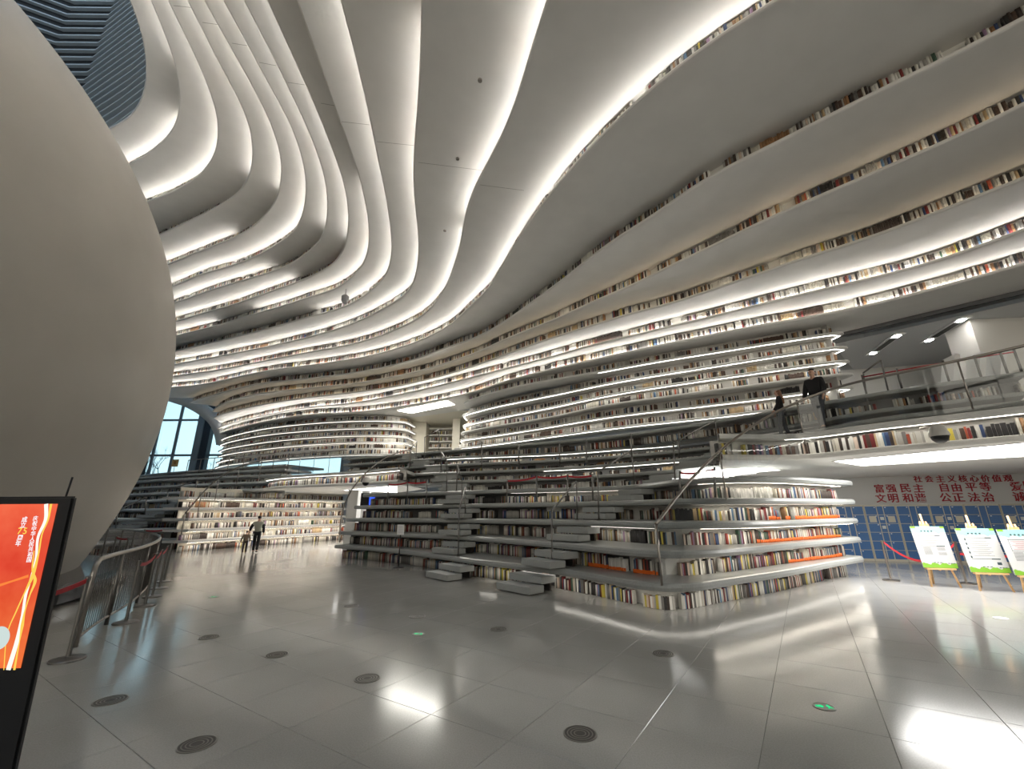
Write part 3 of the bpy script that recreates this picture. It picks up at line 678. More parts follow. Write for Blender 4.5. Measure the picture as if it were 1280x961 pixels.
ml = (l0+l1)/2; box('lintel', (ml[0], ml[1], 7.48), (np.linalg.norm((l1-l0)[:2]), .10, .12), cz, mat('lintel_grey', (.16, .16, .17), .6), math.atan2(dl[1], dl[0]))
# ---- locker hall wall under the walkway, and its ceiling lamp
LA = at_z(1091, 701, 0); LBp = at_z(1203, 704, 0); ld = (LBp-LA)[:2]; ld /= np.linalg.norm(ld); ln = np.array([-ld[1], ld[0]])
wz = struct('wall_lockers')
a = LA[:2]-ld*4+ln*.55; b = LA[:2]+ld*9+ln*.55
quad('panel', [(*a, 0), (*b, 0), (*b, 2.6), (*a, 2.6)], wz, GREYW)

# ---- alcove between the two shelf blocks
al = struct('wall_alcove')
aL = LBC[14][-1]; aR = RBC[14][0]
ya = 31.0; zc = ZK(17)-.1
pts = [at_y(505, 540, ya), at_y(540, 540, ya), at_y(572, 540, ya)]
quad('panel', [(aL[0]-1.0, ya, 3.6), (aR[0]+2.5, ya, 3.6), (aR[0]+2.5, ya, zc), (aL[0]-1.0, ya, zc)], al, CREAM)
xc0, xc1 = at_y(511, 540, 29)[0], at_y(532, 540, 29)[0]
box('column', ((xc0+xc1)/2, 29.6, (zc+3.6)/2), (xc1-xc0, 1.0, zc-3.6), al, CREAM)
xs0, xs1 = at_y(536, 540, 29.5)[0], at_y(565, 540, 29.5)[0]
for k in range(11, 17):
    box('shelf', ((xs0+xs1)/2, 29.9, ZK(k)-.04), (xs1-xs0, .5, .08), al, WHITE)
    if k < 16: books(np.array([(xs0+.05, 29.75), (xs1-.05, 29.75)]), ZK(k), .28, gap=.3)
x2 = at_y(570, 540, 28)[0]
box('column', (x2, 28.4, (zc+3.6)/2), (.5, .7, zc-3.6), al, CREAM)
ca_ = struct('ceiling_alcove')
P4 = [at_z(u, v, zc) for u, v in ((486, 516), (560, 494), (590, 500), (590, 520))]
box('ceiling_panel', (at_z(535, 508, zc)[0], 28.6, zc+.04), (7.5, 5.4, .06), ca_, CREAM)
# floor of the alcove / landing between the terraces
bx = struct('floor_landing')
box('landing', (-3.6, 27.4, ZK(10)-.06), (9.0, 8.0, .12), bx, STONE)

# ---- flat ceiling lamps
def panel_lamp(pxq, z, label, m_=None):
    q = [at_z(u, v, z) for u, v in pxq]; c = np.mean(q, axis=0)
    t = thing('ceiling_light', label, 'ceiling light', (c[0], c[1], z), 0)
    vs = [(*(p[:2]-c[:2]), -.004) for p in q]; pyd('diffuser', vs, [(0, 1, 2, 3)], t, m_ or PANELM)
    bm = bmesh.new(); m = len(q)
    for i in range(m):
        a, b = Vector((*(q[i][:2]-c[:2]), 0)), Vector((*(q[(i+1) % m][:2]-c[:2]), 0)); mid = (a+b)/2; L = (b-a).length
        bm_box(bm, mid-Vector((0, 0, .006)), (L+.04, .04, .012), Matrix.Rotation(math.atan2((b-a).y, (b-a).x), 3, 'Z'))
    fin(bm, 'frame', t, WHITE); return t
zs = 2.58-.02-.115
zs = ZK(6)-.12
panel_lamp([(1040.5, 576), (1076.6, 581.8), (1330, 567), (1330, 548)], zs-.002, 'long bright ceiling light under the right walkway above the lockers')
panel_lamp([(850, 589), (946, 583.5), (977, 587), (846, 598)], zs-.002, 'bright ceiling light seen through the glass above the white corner bookcase')
panel_lamp([(428, 612.5), (486, 607.5), (497, 607.2), (497, 615.3)], zs-.002, 'bright ceiling light under the left walkway beside the blue screen')
panel_lamp([(496, 513), (559, 500.3), (569, 505.6), (514, 516.5)], zc-.012, 'bright ceiling light in the cream alcove between the shelf blocks', emis('alcove_light', (1, .97, .88), PANEL*1.5))

# ---- sphere
SCN = np.array([-17.9, 5.1, 4.72]); SR = 10.45
t = thing('globe_pavilion', 'giant smooth beige sphere filling the left side of the hall', 'pavilion', (SCN[0], SCN[1], 0))
bm = bmesh.new(); bmesh.ops.create_uvsphere(bm, u_segments=128, v_segments=72, radius=SR); bmesh.ops.translate(bm, vec=(0, 0, SCN[2]), verts=bm.verts)
bmesh.ops.delete(bm, geom=[v for v in bm.verts if v.co.z < -.25], context='VERTS')
fin(bm, 'shell', t, SPHERE, True)
lathe('plinth', [(9.0, 0), (10.25, 0), (10.42, .06), (10.42, .26), (10.25, .33), (9.0, .33)], t, PIT, 128)

# ================================================================== OBJECTS
def on_edge(k, u, C=None, z=None):
    E = T[k] if C is None else C; z = ZK(k) if z is None else z
    uv, d = proj(np.c_[E, np.full(len(E), z)]); uu = uv[:, 0]
    for i in range(len(uu)-1):
        if (uu[i]-u)*(uu[i+1]-u) <= 0 and d[i] > .1:
            t = (u-uu[i])/(uu[i+1]-uu[i]+1e-9); N = normals(E)
            return E[i]*(1-t)+E[i+1]*t, N[i]
    i = int(np.argmin(np.abs(uu-u))); return E[i], normals(E)[i]

# ---- stair flights set into the terraces
TREAD = mat('grey_stair_tread', (.36, .37, .36), .4, noise=.10, nscale=70)
def flight(name, label, us, W=.97, k0=0, going=.36, C=T):
    c0, n0 = on_edge(k0+1, us[0], C[k0+1]); t = thing(name, label, 'stairs', (c0[0], c0[1], 0))
    for i, u in enumerate(us):
        k = k0+i; p, n = on_edge(k+1, u, C[k+1], ZK(k+1)); tang = math.atan2(-n[0], n[1])
        for j in (1, 2):
            f = going*(3-j)+.12 - .3           # distance of the tread centre in front of the seat edge
            c = p-n*f
            box('tread', (c[0]-c0[0], c[1]-c0[1], ZK(k)+.15*j-.065), (W, going+.06, .13), t, TREAD, tang, .008)
            if j == 1 and k > 0: box('bracket', (c[0]-c0[0], c[1]-c0[1], ZK(k)+.01), (W*.7, .05, .02), t, DSTEEL, tang)
            if k == 0 and j == 1: box('bracket', (c[0]-c0[0], c[1]-c0[1], .01), (W*.7, .3, .02), t, DSTEEL, tang)
            if j == 2: box('bracket', (c[0]+n[0]*.2-c0[0], c[1]+n[1]*.2-c0[1], ZK(k)+.085), (W*.7, .05, .17), t, DSTEEL, tang)
    return t
FA = flight('stair_flight', 'grey stair flight climbing the centre of the stone terraces', [578, 580, 585, 585, 580, 572, 562, 550, 533, 518])
FB = flight('stair_flight', 'grey stair flight with lit treads climbing diagonally right over the terraces', [672, 702, 728, 758, 800, 838, 874, 912])

FC = flight('stair_flight', 'pale stair flight climbing right over the far left terraces', [152, 178, 206, 234, 260], 1.3, 1, .36, FL)
# ---- handrails of bent steel tube, fixed to the flights
def hr(fl_, b0, t0, t1, b1, k0, k1, dy0=.05, dy1=.05, rad=.021, C=T):
    p0, _ = on_edge(k0, b0[0], C[k0], ZK(k0)); p1, _ = on_edge(k1, b1[0], C[k1], ZK(k1)); y0 = p0[1]+dy0; y1 = p1[1]+dy1
    A = at_y(*b0, y0); B = at_y(*b1, y1); A[2] = ZK(k0); B[2] = ZK(k1); o = np.array(fl_.location)
    P = [p-o for p in (A, at_y(*t0, y0), at_y(*t1, y1), B)]
    r = tube('handrail', [P[1], P[2]], rad, fl_, DSTEEL)
    for f_, t_ in ((P[0], P[1]), (P[3], P[2])):
        tube('post', [f_, t_], rad*.9, r, DSTEEL); lathe('foot_plate', [(.045, 0), (.045, .012), (.022, .014)], r, DSTEEL, 12, tuple(f_))
hr(FA, (573, 684), (574, 637.7), (581.5, 609.5), (581.5, 653), 1, 3)
hr(FA, (578, 618), (577.5, 600), (571.7, 581.3), (570.5, 617), 4, 5)
hr(FA, (558.5, 608.5), (558.5, 575), (552, 565), (551, 592), 5, 7)
hr(FB, (690, 697), (689.5, 638), (720.5, 601.5), (722, 659), 1, 3)
hr(FB, (748, 640), (747, 590), (789.5, 562.5), (793.5, 611), 3, 5)
hr(FB, (843.5, 596), (841.5, 553.5), (894, 525.5), (899, 562), 5, 8)
hr(FA, (513, 589), (512.5, 561.5), (521, 551), (520, 575), 8, 9)
hr(FA, (530.5, 570), (530.8, 546.5), (548.6, 537), (549, 560), 9, 10)

hr(FC, (145, 659), (146.5, 639), (183, 621), (181, 646), 2, 3, rad=.03, C=FL)
hr(FC, (207, 640), (210, 614), (246, 599), (243, 625), 4, 5, rad=.03, C=FL)
pts = []; t = None
for u in (229, 245, 262, 281, 300, 320, 338):
    p, n = on_edge(9, u, FL[9], ZK(9)); A = np.array([*(p+n*.15), ZK(9)])
    if t is None: o = A; t = thing('railing', 'thin steel railing along the highest left terrace below the window', 'railing', A)
    tube('post', [A-o, A-o+np.array([0, 0, .95])], .025, t, STEEL); pts.append(A-o+np.array([0, 0, .95]))
tube('top_rail', pts, .03, t, STEEL)

# ---- slim posts standing along the eighth tier
for i, (u, v0, v1, pos) in enumerate([(602.5, 587, 555, 'leftmost'), (649, 584.5, 554, 'second from the left'), (700, 582.3, 552, 'third from the left'), (733.5, 581, 548, 'fourth from the left'), (789.5, 575, 541.5, 'fifth from the left'), (849, 571, 540, 'rightmost')]):
    p, n = on_edge(7, u); y = p[1]+.1; A = at_y(u, v0, y); B = at_y(u-.7, v1, y); A[2] = ZK(7)
    t = thing('guard_post', f'slim dark guard post on the upper terrace, {pos} of six', 'post', A, 0, 'slim guard posts on the upper terrace')
    tube('shaft', [(0, 0, 0), (float(B[0]-A[0]), 0, float(B[2]-A[2]))], .026, t, DSTEEL); lathe('foot_plate', [(.05, 0), (.05, .012), (.026, .014)], t, DSTEEL, 12)

# ---- short posts with red belts on the terraces
def belt_row(label, posts, Y, k, C=None, z=None, cat='barrier', zz=None, rad=.024):
    pts = []
    t = None
    for (ub, vb, ut, vt) in posts:
        y = Y(ub) if callable(Y) else Y
        A = at_y(ub, vb, y); B = at_y(ut, vt, y); dz = B[2]-A[2]; A[2] = ZK(k) if zz is None else zz; B[2] = A[2]+dz if dz > .3 else A[2]+.8
        if t is None: o = A; t = thing('belt_barrier', label, cat, A)
        tube('post', [A-o, (B[0]-o[0], B[1]-o[1], B[2]-o[2])], rad, t, DSTEEL); lathe('foot_plate', [(.06, 0), (.06, .014), (.03, .018)], t, STEEL, 12, tuple(A-o))
        pts.append(B-o)
    for a, b in zip(pts, pts[1:]):
        bm = bmesh.new(); N = 8; vs = []
        for i in range(N+1):
            s = i/N; q = a*(1-s)+b*s; sag = .04*4*s*(1-s)
            vs.append((bm.verts.new((q[0], q[1], q[2]-.02-sag)), bm.verts.new((q[0], q[1], q[2]-.07-sag))))
        for (c, d), (e, f) in zip(vs, vs[1:]): bm.faces.new((c, d, f, e))
        r = bmesh.ops.extrude_face_region(bm, geom=bm.faces[:]); bmesh.ops.translate(bm, vec=(0, .006, 0), verts=[g for g in r['geom'] if isinstance(g, bmesh.types.BMVert)])
        bmesh.ops.recalc_face_normals(bm, faces=bm.faces[:]); fin(bm, 'belt', t, BELT)
    return t
yk = lambda k: (lambda u: on_edge(k, u)[0][1]+.12)
belt_row('red belt barrier on four posts in the middle of the stone terrace', [(633.5, 628, 634, 598.5), (670.5, 627.5, 671, 593.5), (709.5, 627, 709.5, 592.5), (741, 626, 740.5, 591.5)], yk(4), 4)
belt_row('red belt barrier on three posts left of the centre stair flight', [(484.5, 630, 485.5, 602.5), (509, 630, 509.5, 600.5), (533, 630, 533.5, 600)], yk(4), 4)
belt_row('short red belt barrier behind the glass by the diagonal stair', [(849, 617, 849, 582), (893, 614, 892, 575.5)], yk(4), 4)

# ---- black sign stand with paper notice
pb = at_z(498, 709, 0)
t = thing('notice_stand', 'thin black stand holding a white paper notice before the dark terraces', 'sign stand', pb)
lathe('base', [(.16, 0), (.16, .015), (.03, .03)], t, BLACK, 20)
tube('pole', [(0, 0, .02), (0, 0, .92)], .018, t, BLACK)
bm = bmesh.new(); bm_box(bm, (0, -.02, 1.05), (.21, .012, .29)); fin(bm, 'notice_board', t, PAPER)
bm = bmesh.new()
for i in range(5): bm_box(bm, (random.uniform(-.01, .01), -.028, 1.14-.045*i), (.14, .002, .008))
fin(bm, 'print', t, mat('faint_print', (.35, .30, .40), .7))

# ---- big glazed balustrade: rail sweeping up from the corner bookcase to the walkway
def sweep_rail(label, knots, drop=.95, bottom=None, npane=8, post_every=2, rad=.024, name='glass_balustrade', zmin=None, glassm=None, first_post=True):
    P = np.array(knots, float); C = gsm(resample(catmull(P), .1), 1.5)
    o = np.array([P[0][0], P[0][1], zmin if zmin is not None else P[0][2]-drop])
    t = thing(name, label, 'balustrade', o)
    tube('handrail', [tuple(p-o) for p in C[::2]]+[tuple(C[-1]-o)], rad, t, STEEL, 10)
    idx = np.linspace(0, len(C)-1, npane+1).astype(int)
    for i, (a, b) in enumerate(zip(idx, idx[1:])):
        seg = C[a:b+1]; seg = seg[::2] if len(seg) > 6 else seg
        if (seg[-1] != C[b]).any(): seg = np.vstack([seg, C[b]])
        vs = []; fs = []
        for p in seg:
            zb = max(p[2]-drop, zmin) if zmin is not None else p[2]-drop
            q = p-o; vs += [(q[0], q[1], q[2]-.03), (q[0], q[1], zb-o[2]+.01)]
        for j in range(len(seg)-1): fs.append((2*j, 2*j+1, 2*j+3, 2*j+2))
        pyd('pane', vs, fs, t, glassm or GLASS)
        if i % post_every == 0 and (i or first_post):
            p = C[a]; zb = max(p[2]-drop, zmin) if zmin is not None else p[2]-drop
            tube('post', [(p[0]-o[0], p[1]-o[1], zb-o[2]), tuple(p-o)], rad*(.8 if i == 0 else .55), t, STEEL)
    return t
K = [at_y(820, 655, 7.12), at_y(845, 622, 7.5), at_y(870, 592.5, 7.9), at_y(910, 555, 8.6), at_y(960, 520.5, 9.0), at_y(1010, 497, 9.12)]
cw = lambda u: on_edge(6, u, CW, 2.58)[0]
for u, v in ((1060, 480), (1120, 467), (1200, 450), (1280, 432), (1390, 405)): K.append(at_y(u, v, cw(u)[1]+.10))
sweep_rail('glass balustrade with steel rail sweeping from the corner bookcase up the right walkway', K, .93, None, 11, 3, .026, zmin=.46)
K = [at_y(232, 641, 18.8), at_y(250, 620, 18.8), at_y(270, 600, 18.9), at_y(300, 583, 19.0), at_y(330, 575, 19.2), at_y(358, 573.5, 19.4)]
sweep_rail('glass balustrade with steel rail rising over the left terraces', K, .95, None, 5, 1, .03)
K = [at_y(361, 573.5, on_edge(6, 361, CL, 2.58)[0][1]+.1), at_y(390, 574.5, on_edge(6, 390, CL, 2.58)[0][1]+.1), at_y(432, 575, on_edge(6, 432, CL, 2.58)[0][1]+.1)]
K = [np.array([p[0], p[1], 4.05]) for p in K]
sweep_rail('straight glass balustrade mirroring blue windows on the left walkway', K, .9, None, 4, 1, .022)
K = [at_y(424.5, 678, 15.9), at_y(426, 648, 15.9), at_y(433, 624, 15.9), at_y(446, 603, 15.8), at_y(463, 586, 15.7), at_y(484, 571, 15.9), at_y(500, 564.5, 16.2), at_y(513, 562, 16.6)]
C = gsm(resample(catmull(np.array(K)), .12), 1.5); o = np.array([K[0][0], K[0][1], .45])
t = thing('handrail', 'tall arched steel handrail at the left end of the dark terraces', 'handrail', o)
tube('grab_rail', [tuple(p-o) for p in C], .024, t, STEEL); tube('post', [tuple(C[-1]-o), (C[-1][0]-o[0], C[-1][1]-o[1], 3.15-o[2])], .022, t, STEEL)

# ---- rope railing on the upper right landing
pts = []
t = None
for i, u in enumerate((1082, 1127, 1187, 1228, 1262, 1300)):
    p, n = on_edge(10, u); A = np.array([p[0], p[1], 0])+np.r_[n*.12, 0]; A[2] = ZK(10)
    if t is None: o = A; t = thing('railing', 'low posts with red rope along the upper right landing', 'railing', A)
    tube('post', [A-o, A-o+np.array([0, 0, .56])], .024, t, DSTEEL); pts.append(A-o)
tube('rope', [a+np.array([0, 0, .50]) for a in pts], .018, t, BELT)
p, n = on_edge(10, 1080); A = np.array([*(p+n*.05), ZK(9)]); p2, n2 = on_edge(10, 1110); B = np.array([*(p2+n2*.05), ZK(10)])
h0 = at_y(1079, 466, A[1]); h1 = at_y(1101, 450, B[1])
r_ = tube('handrail', [h0-o, h1-o], .022, t, DSTEEL); tube('post', [A-o, h0-o], .02, r_, DSTEEL); tube('post', [B-o, h1-o], .02, r_, DSTEEL)

# ---- ceiling fixtures of the upper room
for u, v, lab in ((1105, 430, 'left'), (1180, 412, 'right')):
    a = at_z(u, v, 7.19); t = thing('ceiling_fixture', f'long black slotted ceiling fixture in the upper room, the {lab} one', 'light fixture', a, math.radians(72))
    bm = bmesh.new(); bm_box(bm, (0, 0, -.02), (2.2, .3, .04)); fin(bm, 'housing', t, PAPER)
    bm = bmesh.new(); bm_box(bm, (-.05, 0, -.045), (1.2, .18, .02)); fin(bm, 'slot', t, FX)
    bm = bmesh.new()
    for q in (-.85, .85): bm_box(bm, (q, 0, -.045), (.20, .14, .02))
    fin(bm, 'lens', t, emis('added_room_glow', (1, .97, .92), 30))  # glowing end pieces added to brighten the upper room

# ---- white folding boards on the landing
p, n = on_edge(10, 1228); A = np.array([*(p+n*.7), ZK(10)])
t = thing('folding_board', 'white A-shaped folding boards on the upper right landing', 'board', A, -.3)
for q in (-.35, .15, .55):
    bm = bmesh.new(); bm_box(bm, (q-.1, 0, .36), (.10, .5, .74), Matrix.Rotation(.28, 3, 'Y')); fin(bm, 'leaf', t, PAPER)

# ---- lockers
def on_plane(u, v, back=0.0):
    d = ray(u, v); n3 = np.array([ln[0], ln[1], 0]); p0 = np.array([LA[0], LA[1], 0])+n3*back
    k = np.dot(p0-np.array([0, 0, EYE]), n3)/np.dot(d, n3); return np.array([0, 0, EYE])+d*k
LH = 1.68
ss = [np.dot(on_plane(u, 632)[:2]-LA[:2], ld) for u in (1079, 1120, 1162, 1205, 1250)]
st = (ss[-1]-ss[0])/4; edges = [ss[0]-st]+[ss[0]+st*i for i in range(8)]
rl = math.atan2(ld[1], ld[0])
DOORM = {}
def mk(name, s, mi):
    bm = bmesh.new(); bm_box(bm, (0, 0, 0), s, None, 0, .004); me = bpy.data.meshes.new(name); bm.to_mesh(me); bm.free(); me.materials.append(mi); return me
names = ['partly hidden behind the bookcase end', 'first clear of the bookcase, with control screen', 'second clear of the bookcase, plain middle strip', 'behind the first easel, with control screen', 'behind the second easel, plain middle strip', 'behind the third easel, with control screen', 'past the third easel, plain middle strip', 'farthest to the right']
dw = st*.36; mw = st*.19; rh = (LH-.1)/6
dme = mk('door', (dw-.015, .02, rh-.015), BLUE); mme = mk('control_panel', (mw-.015, .016, rh-.015), BLUE); nme = mk('notice', (dw*.62, .008, rh*.72), BEIGE)
kme = mk('lock', (.035, .02, .02), PAPER); sme = mk('screen', (mw*.6, .01, rh*.35), mat('pale_screen', (.55, .58, .55), .3))
for i in range(8):
    s = edges[i]; c = LA[:2]+ld*(s+st/2)+ln*.25
    t = thing('locker_unit', f'blue locker cabinet with beige frame, {names[i]}', 'locker', (*c, 0), rl, 'blue lockers under the red wall letters')
    box('body', (0, 0, LH/2), (st-.01, .46, LH), t, BEIGE, 0, .006)
    ctrl = i % 2 == 1
    for r in range(6):
        z = .06+rh*(r+.5)
        for q in (-1, 1):
            d = obj('door', dme, t); d.location = (q*(dw/2+mw/2+.012), -.235, z)
            kk = obj('lock', kme, d); kk.location = (-q*(dw/2-.05), -.016, rh/2-.04)
            if ctrl and r == 4: nn = obj('notice', nme, d); nn.location = (0, -.013, 0)
        if ctrl or r % 6 == 0:
            d = obj('control_panel', mme, t); d.location = (0, -.235, z)
            if ctrl and r in (3, 4): nn = obj('screen', sme, d); nn.location = (0, -.012, .02)
    if not ctrl: box('middle_strip', (0, -.232, LH/2), (mw-.015, .01, LH-.1), t, BLUE)

# ---- wall lettering
def glyph(ch, size, extr):
    cu = bpy.data.curves.new('glyph', 'FONT'); cu.body = ch; cu.size = size; cu.extrude = extr; cu.align_x = 'CENTER'; cu.align_y = 'CENTER'; cu.resolution_u = 3; cu.offset = .011*size
    o = bpy.data.objects.new('glyph', cu); COL.objects.link(o)
    dg = bpy.context.evaluated_depsgraph_get(); me = bpy.data.meshes.new_from_object(o.evaluated_get(dg)); bpy.data.objects.remove(o); bpy.data.curves.remove(cu); me.name = 'letter'
    co = np.empty(len(me.vertices)*3); me.vertices.foreach_get('co', co); co = co.reshape(-1, 3)
    lo, hi = co[:, :2].min(0), co[:, :2].max(0); sc = size/max(hi-lo); co[:, :2] = (co[:, :2]-(lo+hi)/2)*sc; co[:, 2] = np.sign(co[:, 2])*extr
    me.vertices.foreach_set('co', co.reshape(-1)); me.update(); return me
c = on_plane(1204, 610, .54)
t = thing('wall_lettering', 'raised dark red slogan in three rows on the wall above the lockers', 'lettering', c); t.rotation_euler = (0, 0, rl)
rows = [([(1147+14.1*i, 598.5+(-.1*i)) for i in range(9)], '社会主义核心价值观', .215),
        ([(1099, 610.5), (1114, 610.5), (1131.5, 610), (1148, 610), (1180, 609), (1195.5, 609), (1214, 608.7), (1231.5, 608), (1270, 607.7), (1287, 607), (1306, 607), (1324, 607)], '富强民主自由平等爱国敬业', .27),
        ([(1101, 622.5), (1116.5, 622.5), (1134.5, 622), (1150.5, 622), (1182, 621.7), (1198, 621.5), (1217.5, 621.3), (1235, 621), (1274, 620.5), (1291, 620), (1310, 620), (1328, 620)], '文明和谐公正法治诚信友善', .28)]
Rz = Matrix.Rotation(-rl, 3, 'Z')
for pos, txt, sz in rows:
    for (u, v), ch in zip(pos, txt):
        p = on_plane(u, v, .54); o = obj('letter', glyph(ch, sz, .012), t, REDLET)
        dloc = Rz @ Vector((float(p[0]-c[0]), float(p[1]-c[1]), float(p[2]-c[2]))); o.location = dloc; o.rotation_euler = (math.pi/2, 0, 0)

# ---- right stanchion barrier behind the easels
def stanchion(base, h, label, grp, m=STEEL, r=.022, br=.16):
    t = thing('stanchion', label, 'stanchion', base, 0, grp)
    lathe('base', [(br, 0), (br, .012), (br*.9, .022), (.03, .034), (r, .04)], t, m, 28)
    lathe('pole', [(r, .035), (r, h-.06), (r*1.35, h-.06), (r*1.35, h-.005), (r, h)], t, m, 14)
    return t
def belt(name, label, a, b, za, zb, sag=.05, off=.0):
    a = np.array([a[0], a[1], za], float); b = np.array([b[0], b[1], zb], float); N = 10
    d = (b-a)/np.linalg.norm(b-a); a = a+d*off; b = b-d*off; vs = []; fs = []
    n = np.array([-d[1], d[0], 0])*.003
    for i in range(N+1):
        s = i/N; q = a*(1-s)+b*s; q[2] -= sag*4*s*(1-s); qa = q-a
        for e in (-1, 1): vs += [tuple(qa+n*e+np.array([0, 0, .025])), tuple(qa+n*e-np.array([0, 0, .025]))]
    for i in range(N):
        k = 4*i; fs += [(k, k+1, k+5, k+4), (k+3, k+2, k+6, k+7), (k+2, k, k+4, k+6), (k+1, k+3, k+7, k+5)]
    o = pyd(name, vs, fs, None, BELT); o.location = [float(x) for x in a]; return tag(o, label, 'belt')
s0 = at_z(1114, 725.5, 0); s1 = at_z(1243, 735, 0); s1[1] += .55
stanchion(s0, .86, 'steel stanchion on a round base left of the first easel', 'steel stanchions by the lockers')
stanchion(s1, .86, 'steel stanchion half hidden behind the second easel', 'steel stanchions by the lockers')
mid = (s0+s1)/2
belt('barrier_belt', 'pink red belt drooping from the stanchion left of the first easel', s0, s1, .82, .80, .38, .03)
s2 = s1+np.array([1.9, -.35, 0]); stanchion(s2, .86, 'steel stanchion behind the third easel at the picture edge', 'steel stanchions by the lockers')
belt('barrier_belt', 'red belt stretched between the second and third easel', s1, s2, .60, .58, .03, .03)

# ---- easels with notice boards
BG = mat('board_green', (.15, .32, .02), .5); BT = mat('board_teal', (.22, .42, .41), .5); BK_ = mat('board_print', (.03, .05, .06), .6); BR = mat('board_pink_print', (.30, .09, .11), .6); BGR = mat('board_grey_print', (.16, .16, .165), .6)
def easel(bl, br_, tl, tr, legl, legr, topu, label, kind):
    f0 = at_z(*legl, 0); f1 = at_z(*legr, 0); base = (f0+f1)/2; rz = math.atan2(f1[1]-f0[1], f1[0]-f0[0]); y = base[1]
    t = thing('easel', label, 'easel', base, rz)
    rz = -.30; t.rotation_euler = (0, 0, rz); pn = np.array([-math.sin(rz), math.cos(rz), 0])
    def hit(px):
        d = ray(*px); k = np.dot(base-np.array([0, 0, EYE]), pn)/np.dot(d, pn); return np.array([0, 0, EYE])+d*k
    W = np.linalg.norm((hit(legr)-hit(legl))[:2]); B0 = hit(bl); B1 = hit(tl); BW = np.linalg.norm((hit(br_)-B0)[:2])
    zb, zt = B0[2], B1[2]; lean = .16
    tilt = lambda z: lean*z-.05
    for q in (-1, 1):
        bm = bmesh.new(); bm_tube(bm, [(q*W/2, -.05, 0), (q*.05, tilt(zt+.12)+.02, zt+.10)], .02, 4); fin(bm, 'leg', t, WOOD)
    bm = bmesh.new(); bm_tube(bm, [(.02, .42, 0), (.0, tilt(zt+.1)+.06, zt+.08)], .02, 4); fin(bm, 'leg', t, WOOD)
    bm = bmesh.new(); bm_tube(bm, [(0, tilt(.3)+.02, zb-.06), (0, tilt(zt+.28)+.02, zt+.26)], .022, 4); fin(bm, 'mast', t, WOOD)
    bm = bmesh.new(); bm_box(bm, (0, tilt(zb)-.03, zb-.02), (W*1.02, .07, .03)); fin(bm, 'ledge', t, WOOD)
    bm = bmesh.new(); bm_box(bm, (0, tilt(zt)-.0, zt+.02), (.14, .05, .05)); fin(bm, 'clamp', t, WOOD)
    # board
    H = (zt-zb)/math.cos(math.atan(lean)); b = thing('notice_board', f'white printed notice board with green foot and teal head on {kind}', 'notice board', (0, 0, 0), 0, 'notice boards on the easels')
    Rm = Matrix.Translation(base) @ Matrix.Rotation(rz, 4, 'Z') @ Matrix.Translation((0, tilt(zb)-.045, zb)) @ Matrix.Rotation(-math.atan(lean), 4, 'X')
    b.matrix_world = Rm
    bm = bmesh.new(); bm_box(bm, (0, 0, H/2), (BW, .015, H)); fin(bm, 'sheet', b, mat('board_paper', (.43, .43, .42), .6))
    pr = lambda nm, rects, m, d=-.0085: (lambda bm: ([bm_box(bm, (x*BW, d, zz*H), (ww*BW, .001, hh*H)) for x, zz, ww, hh in rects], fin(bm, nm, b, m))[1])(bmesh.new())
    def wavy(nm, z0, z1, m, side):
        vs = []; fs = []; N = 20
        for i in range(N+1):
            x = -.5+i/N; e = .022*math.sin(i*1.1)+.012*math.sin(i*2.3)
            vs += [(x*BW, -.009, z0*H), (x*BW, -.009, (z1+e)*H)] if side < 0 else [(x*BW, -.0088, (z0+e-.05*(abs(x)-.3))*H), (x*BW, -.0088, z1*H)]
        for i in range(N): fs.append((2*i, 2*i+2, 2*i+3, 2*i+1))
        pyd(nm, vs, fs, b, m)
    wavy('green_foot', 0, .10, BG, -1); wavy('teal_head', .84, 1, BT, 1)
    pr('corner_leaf', [(-.42, .975, .15, .05), (.44, .975, .12, .05)], BG, -.0095)
    pr('title_print', [(-.2+.1*i, .88, .05, .035) for i in range(4)], BK_, -.0098)
    if kind != 'the middle easel':
        pr('frame_print', [(0, .775, .66, .012), (.22, .775, .14, .022), (-.32, .65, .008, .25), (0, .52, .66, .008), (.22, .52, .25, .02)], BK_)
        pr('line_print', [(-.02, .74-.03*i, .5-.1*(i % 3), .008) for i in range(7)], BR)
        pr('small_print', [(x, .49-.022*i, .24, .01) for x in (-.2, .2) for i in range(9) if not (x > 0 and 3 < i < 6)], BGR)['kind'] = 'stuff'
    else:
        pr('frame_print', [(0, .78, .7, .012), (.26, .78, .16, .024), (0, .30, .7, .01), (.26, .30, .22, .022), (-.34, .54, .006, .46)]+[(-.34, .74-.10*i, .04, .045) for i in range(5)], BK_)
        pr('line_print', [(-.0, .73-.03*i, .52-.12*(i % 3), .008) for i in range(13)], BGR)
        pr('stamp_print', [(.3, .2, .11, .06)], BK_)
    pr('foot_print', [(-.12+.09*i, .125, .06, .014) for i in range(3)]+[(.28+.07*i, .11, .05, .014) for i in range(3)], BK_, -.0099)
easel((1156.5, 709), (1201, 713), (1150, 658), (1195, 660), (1163, 732), (1200, 735), 1168, 'wooden easel holding the leftmost notice board before the lockers', 'the first easel')
easel((1211, 714.5), (1262, 718), (1197, 660.5), (1247, 662), (1223, 737), (1266, 740.5), 1219, 'wooden easel holding the middle notice board before the lockers', 'the middle easel')
easel((1271, 718.5), (1325, 722), (1260, 662), (1313, 664), (1279, 741), (1324, 745), 1283, 'wooden easel cut off by the right picture edge before the lockers', 'the rightmost easel')

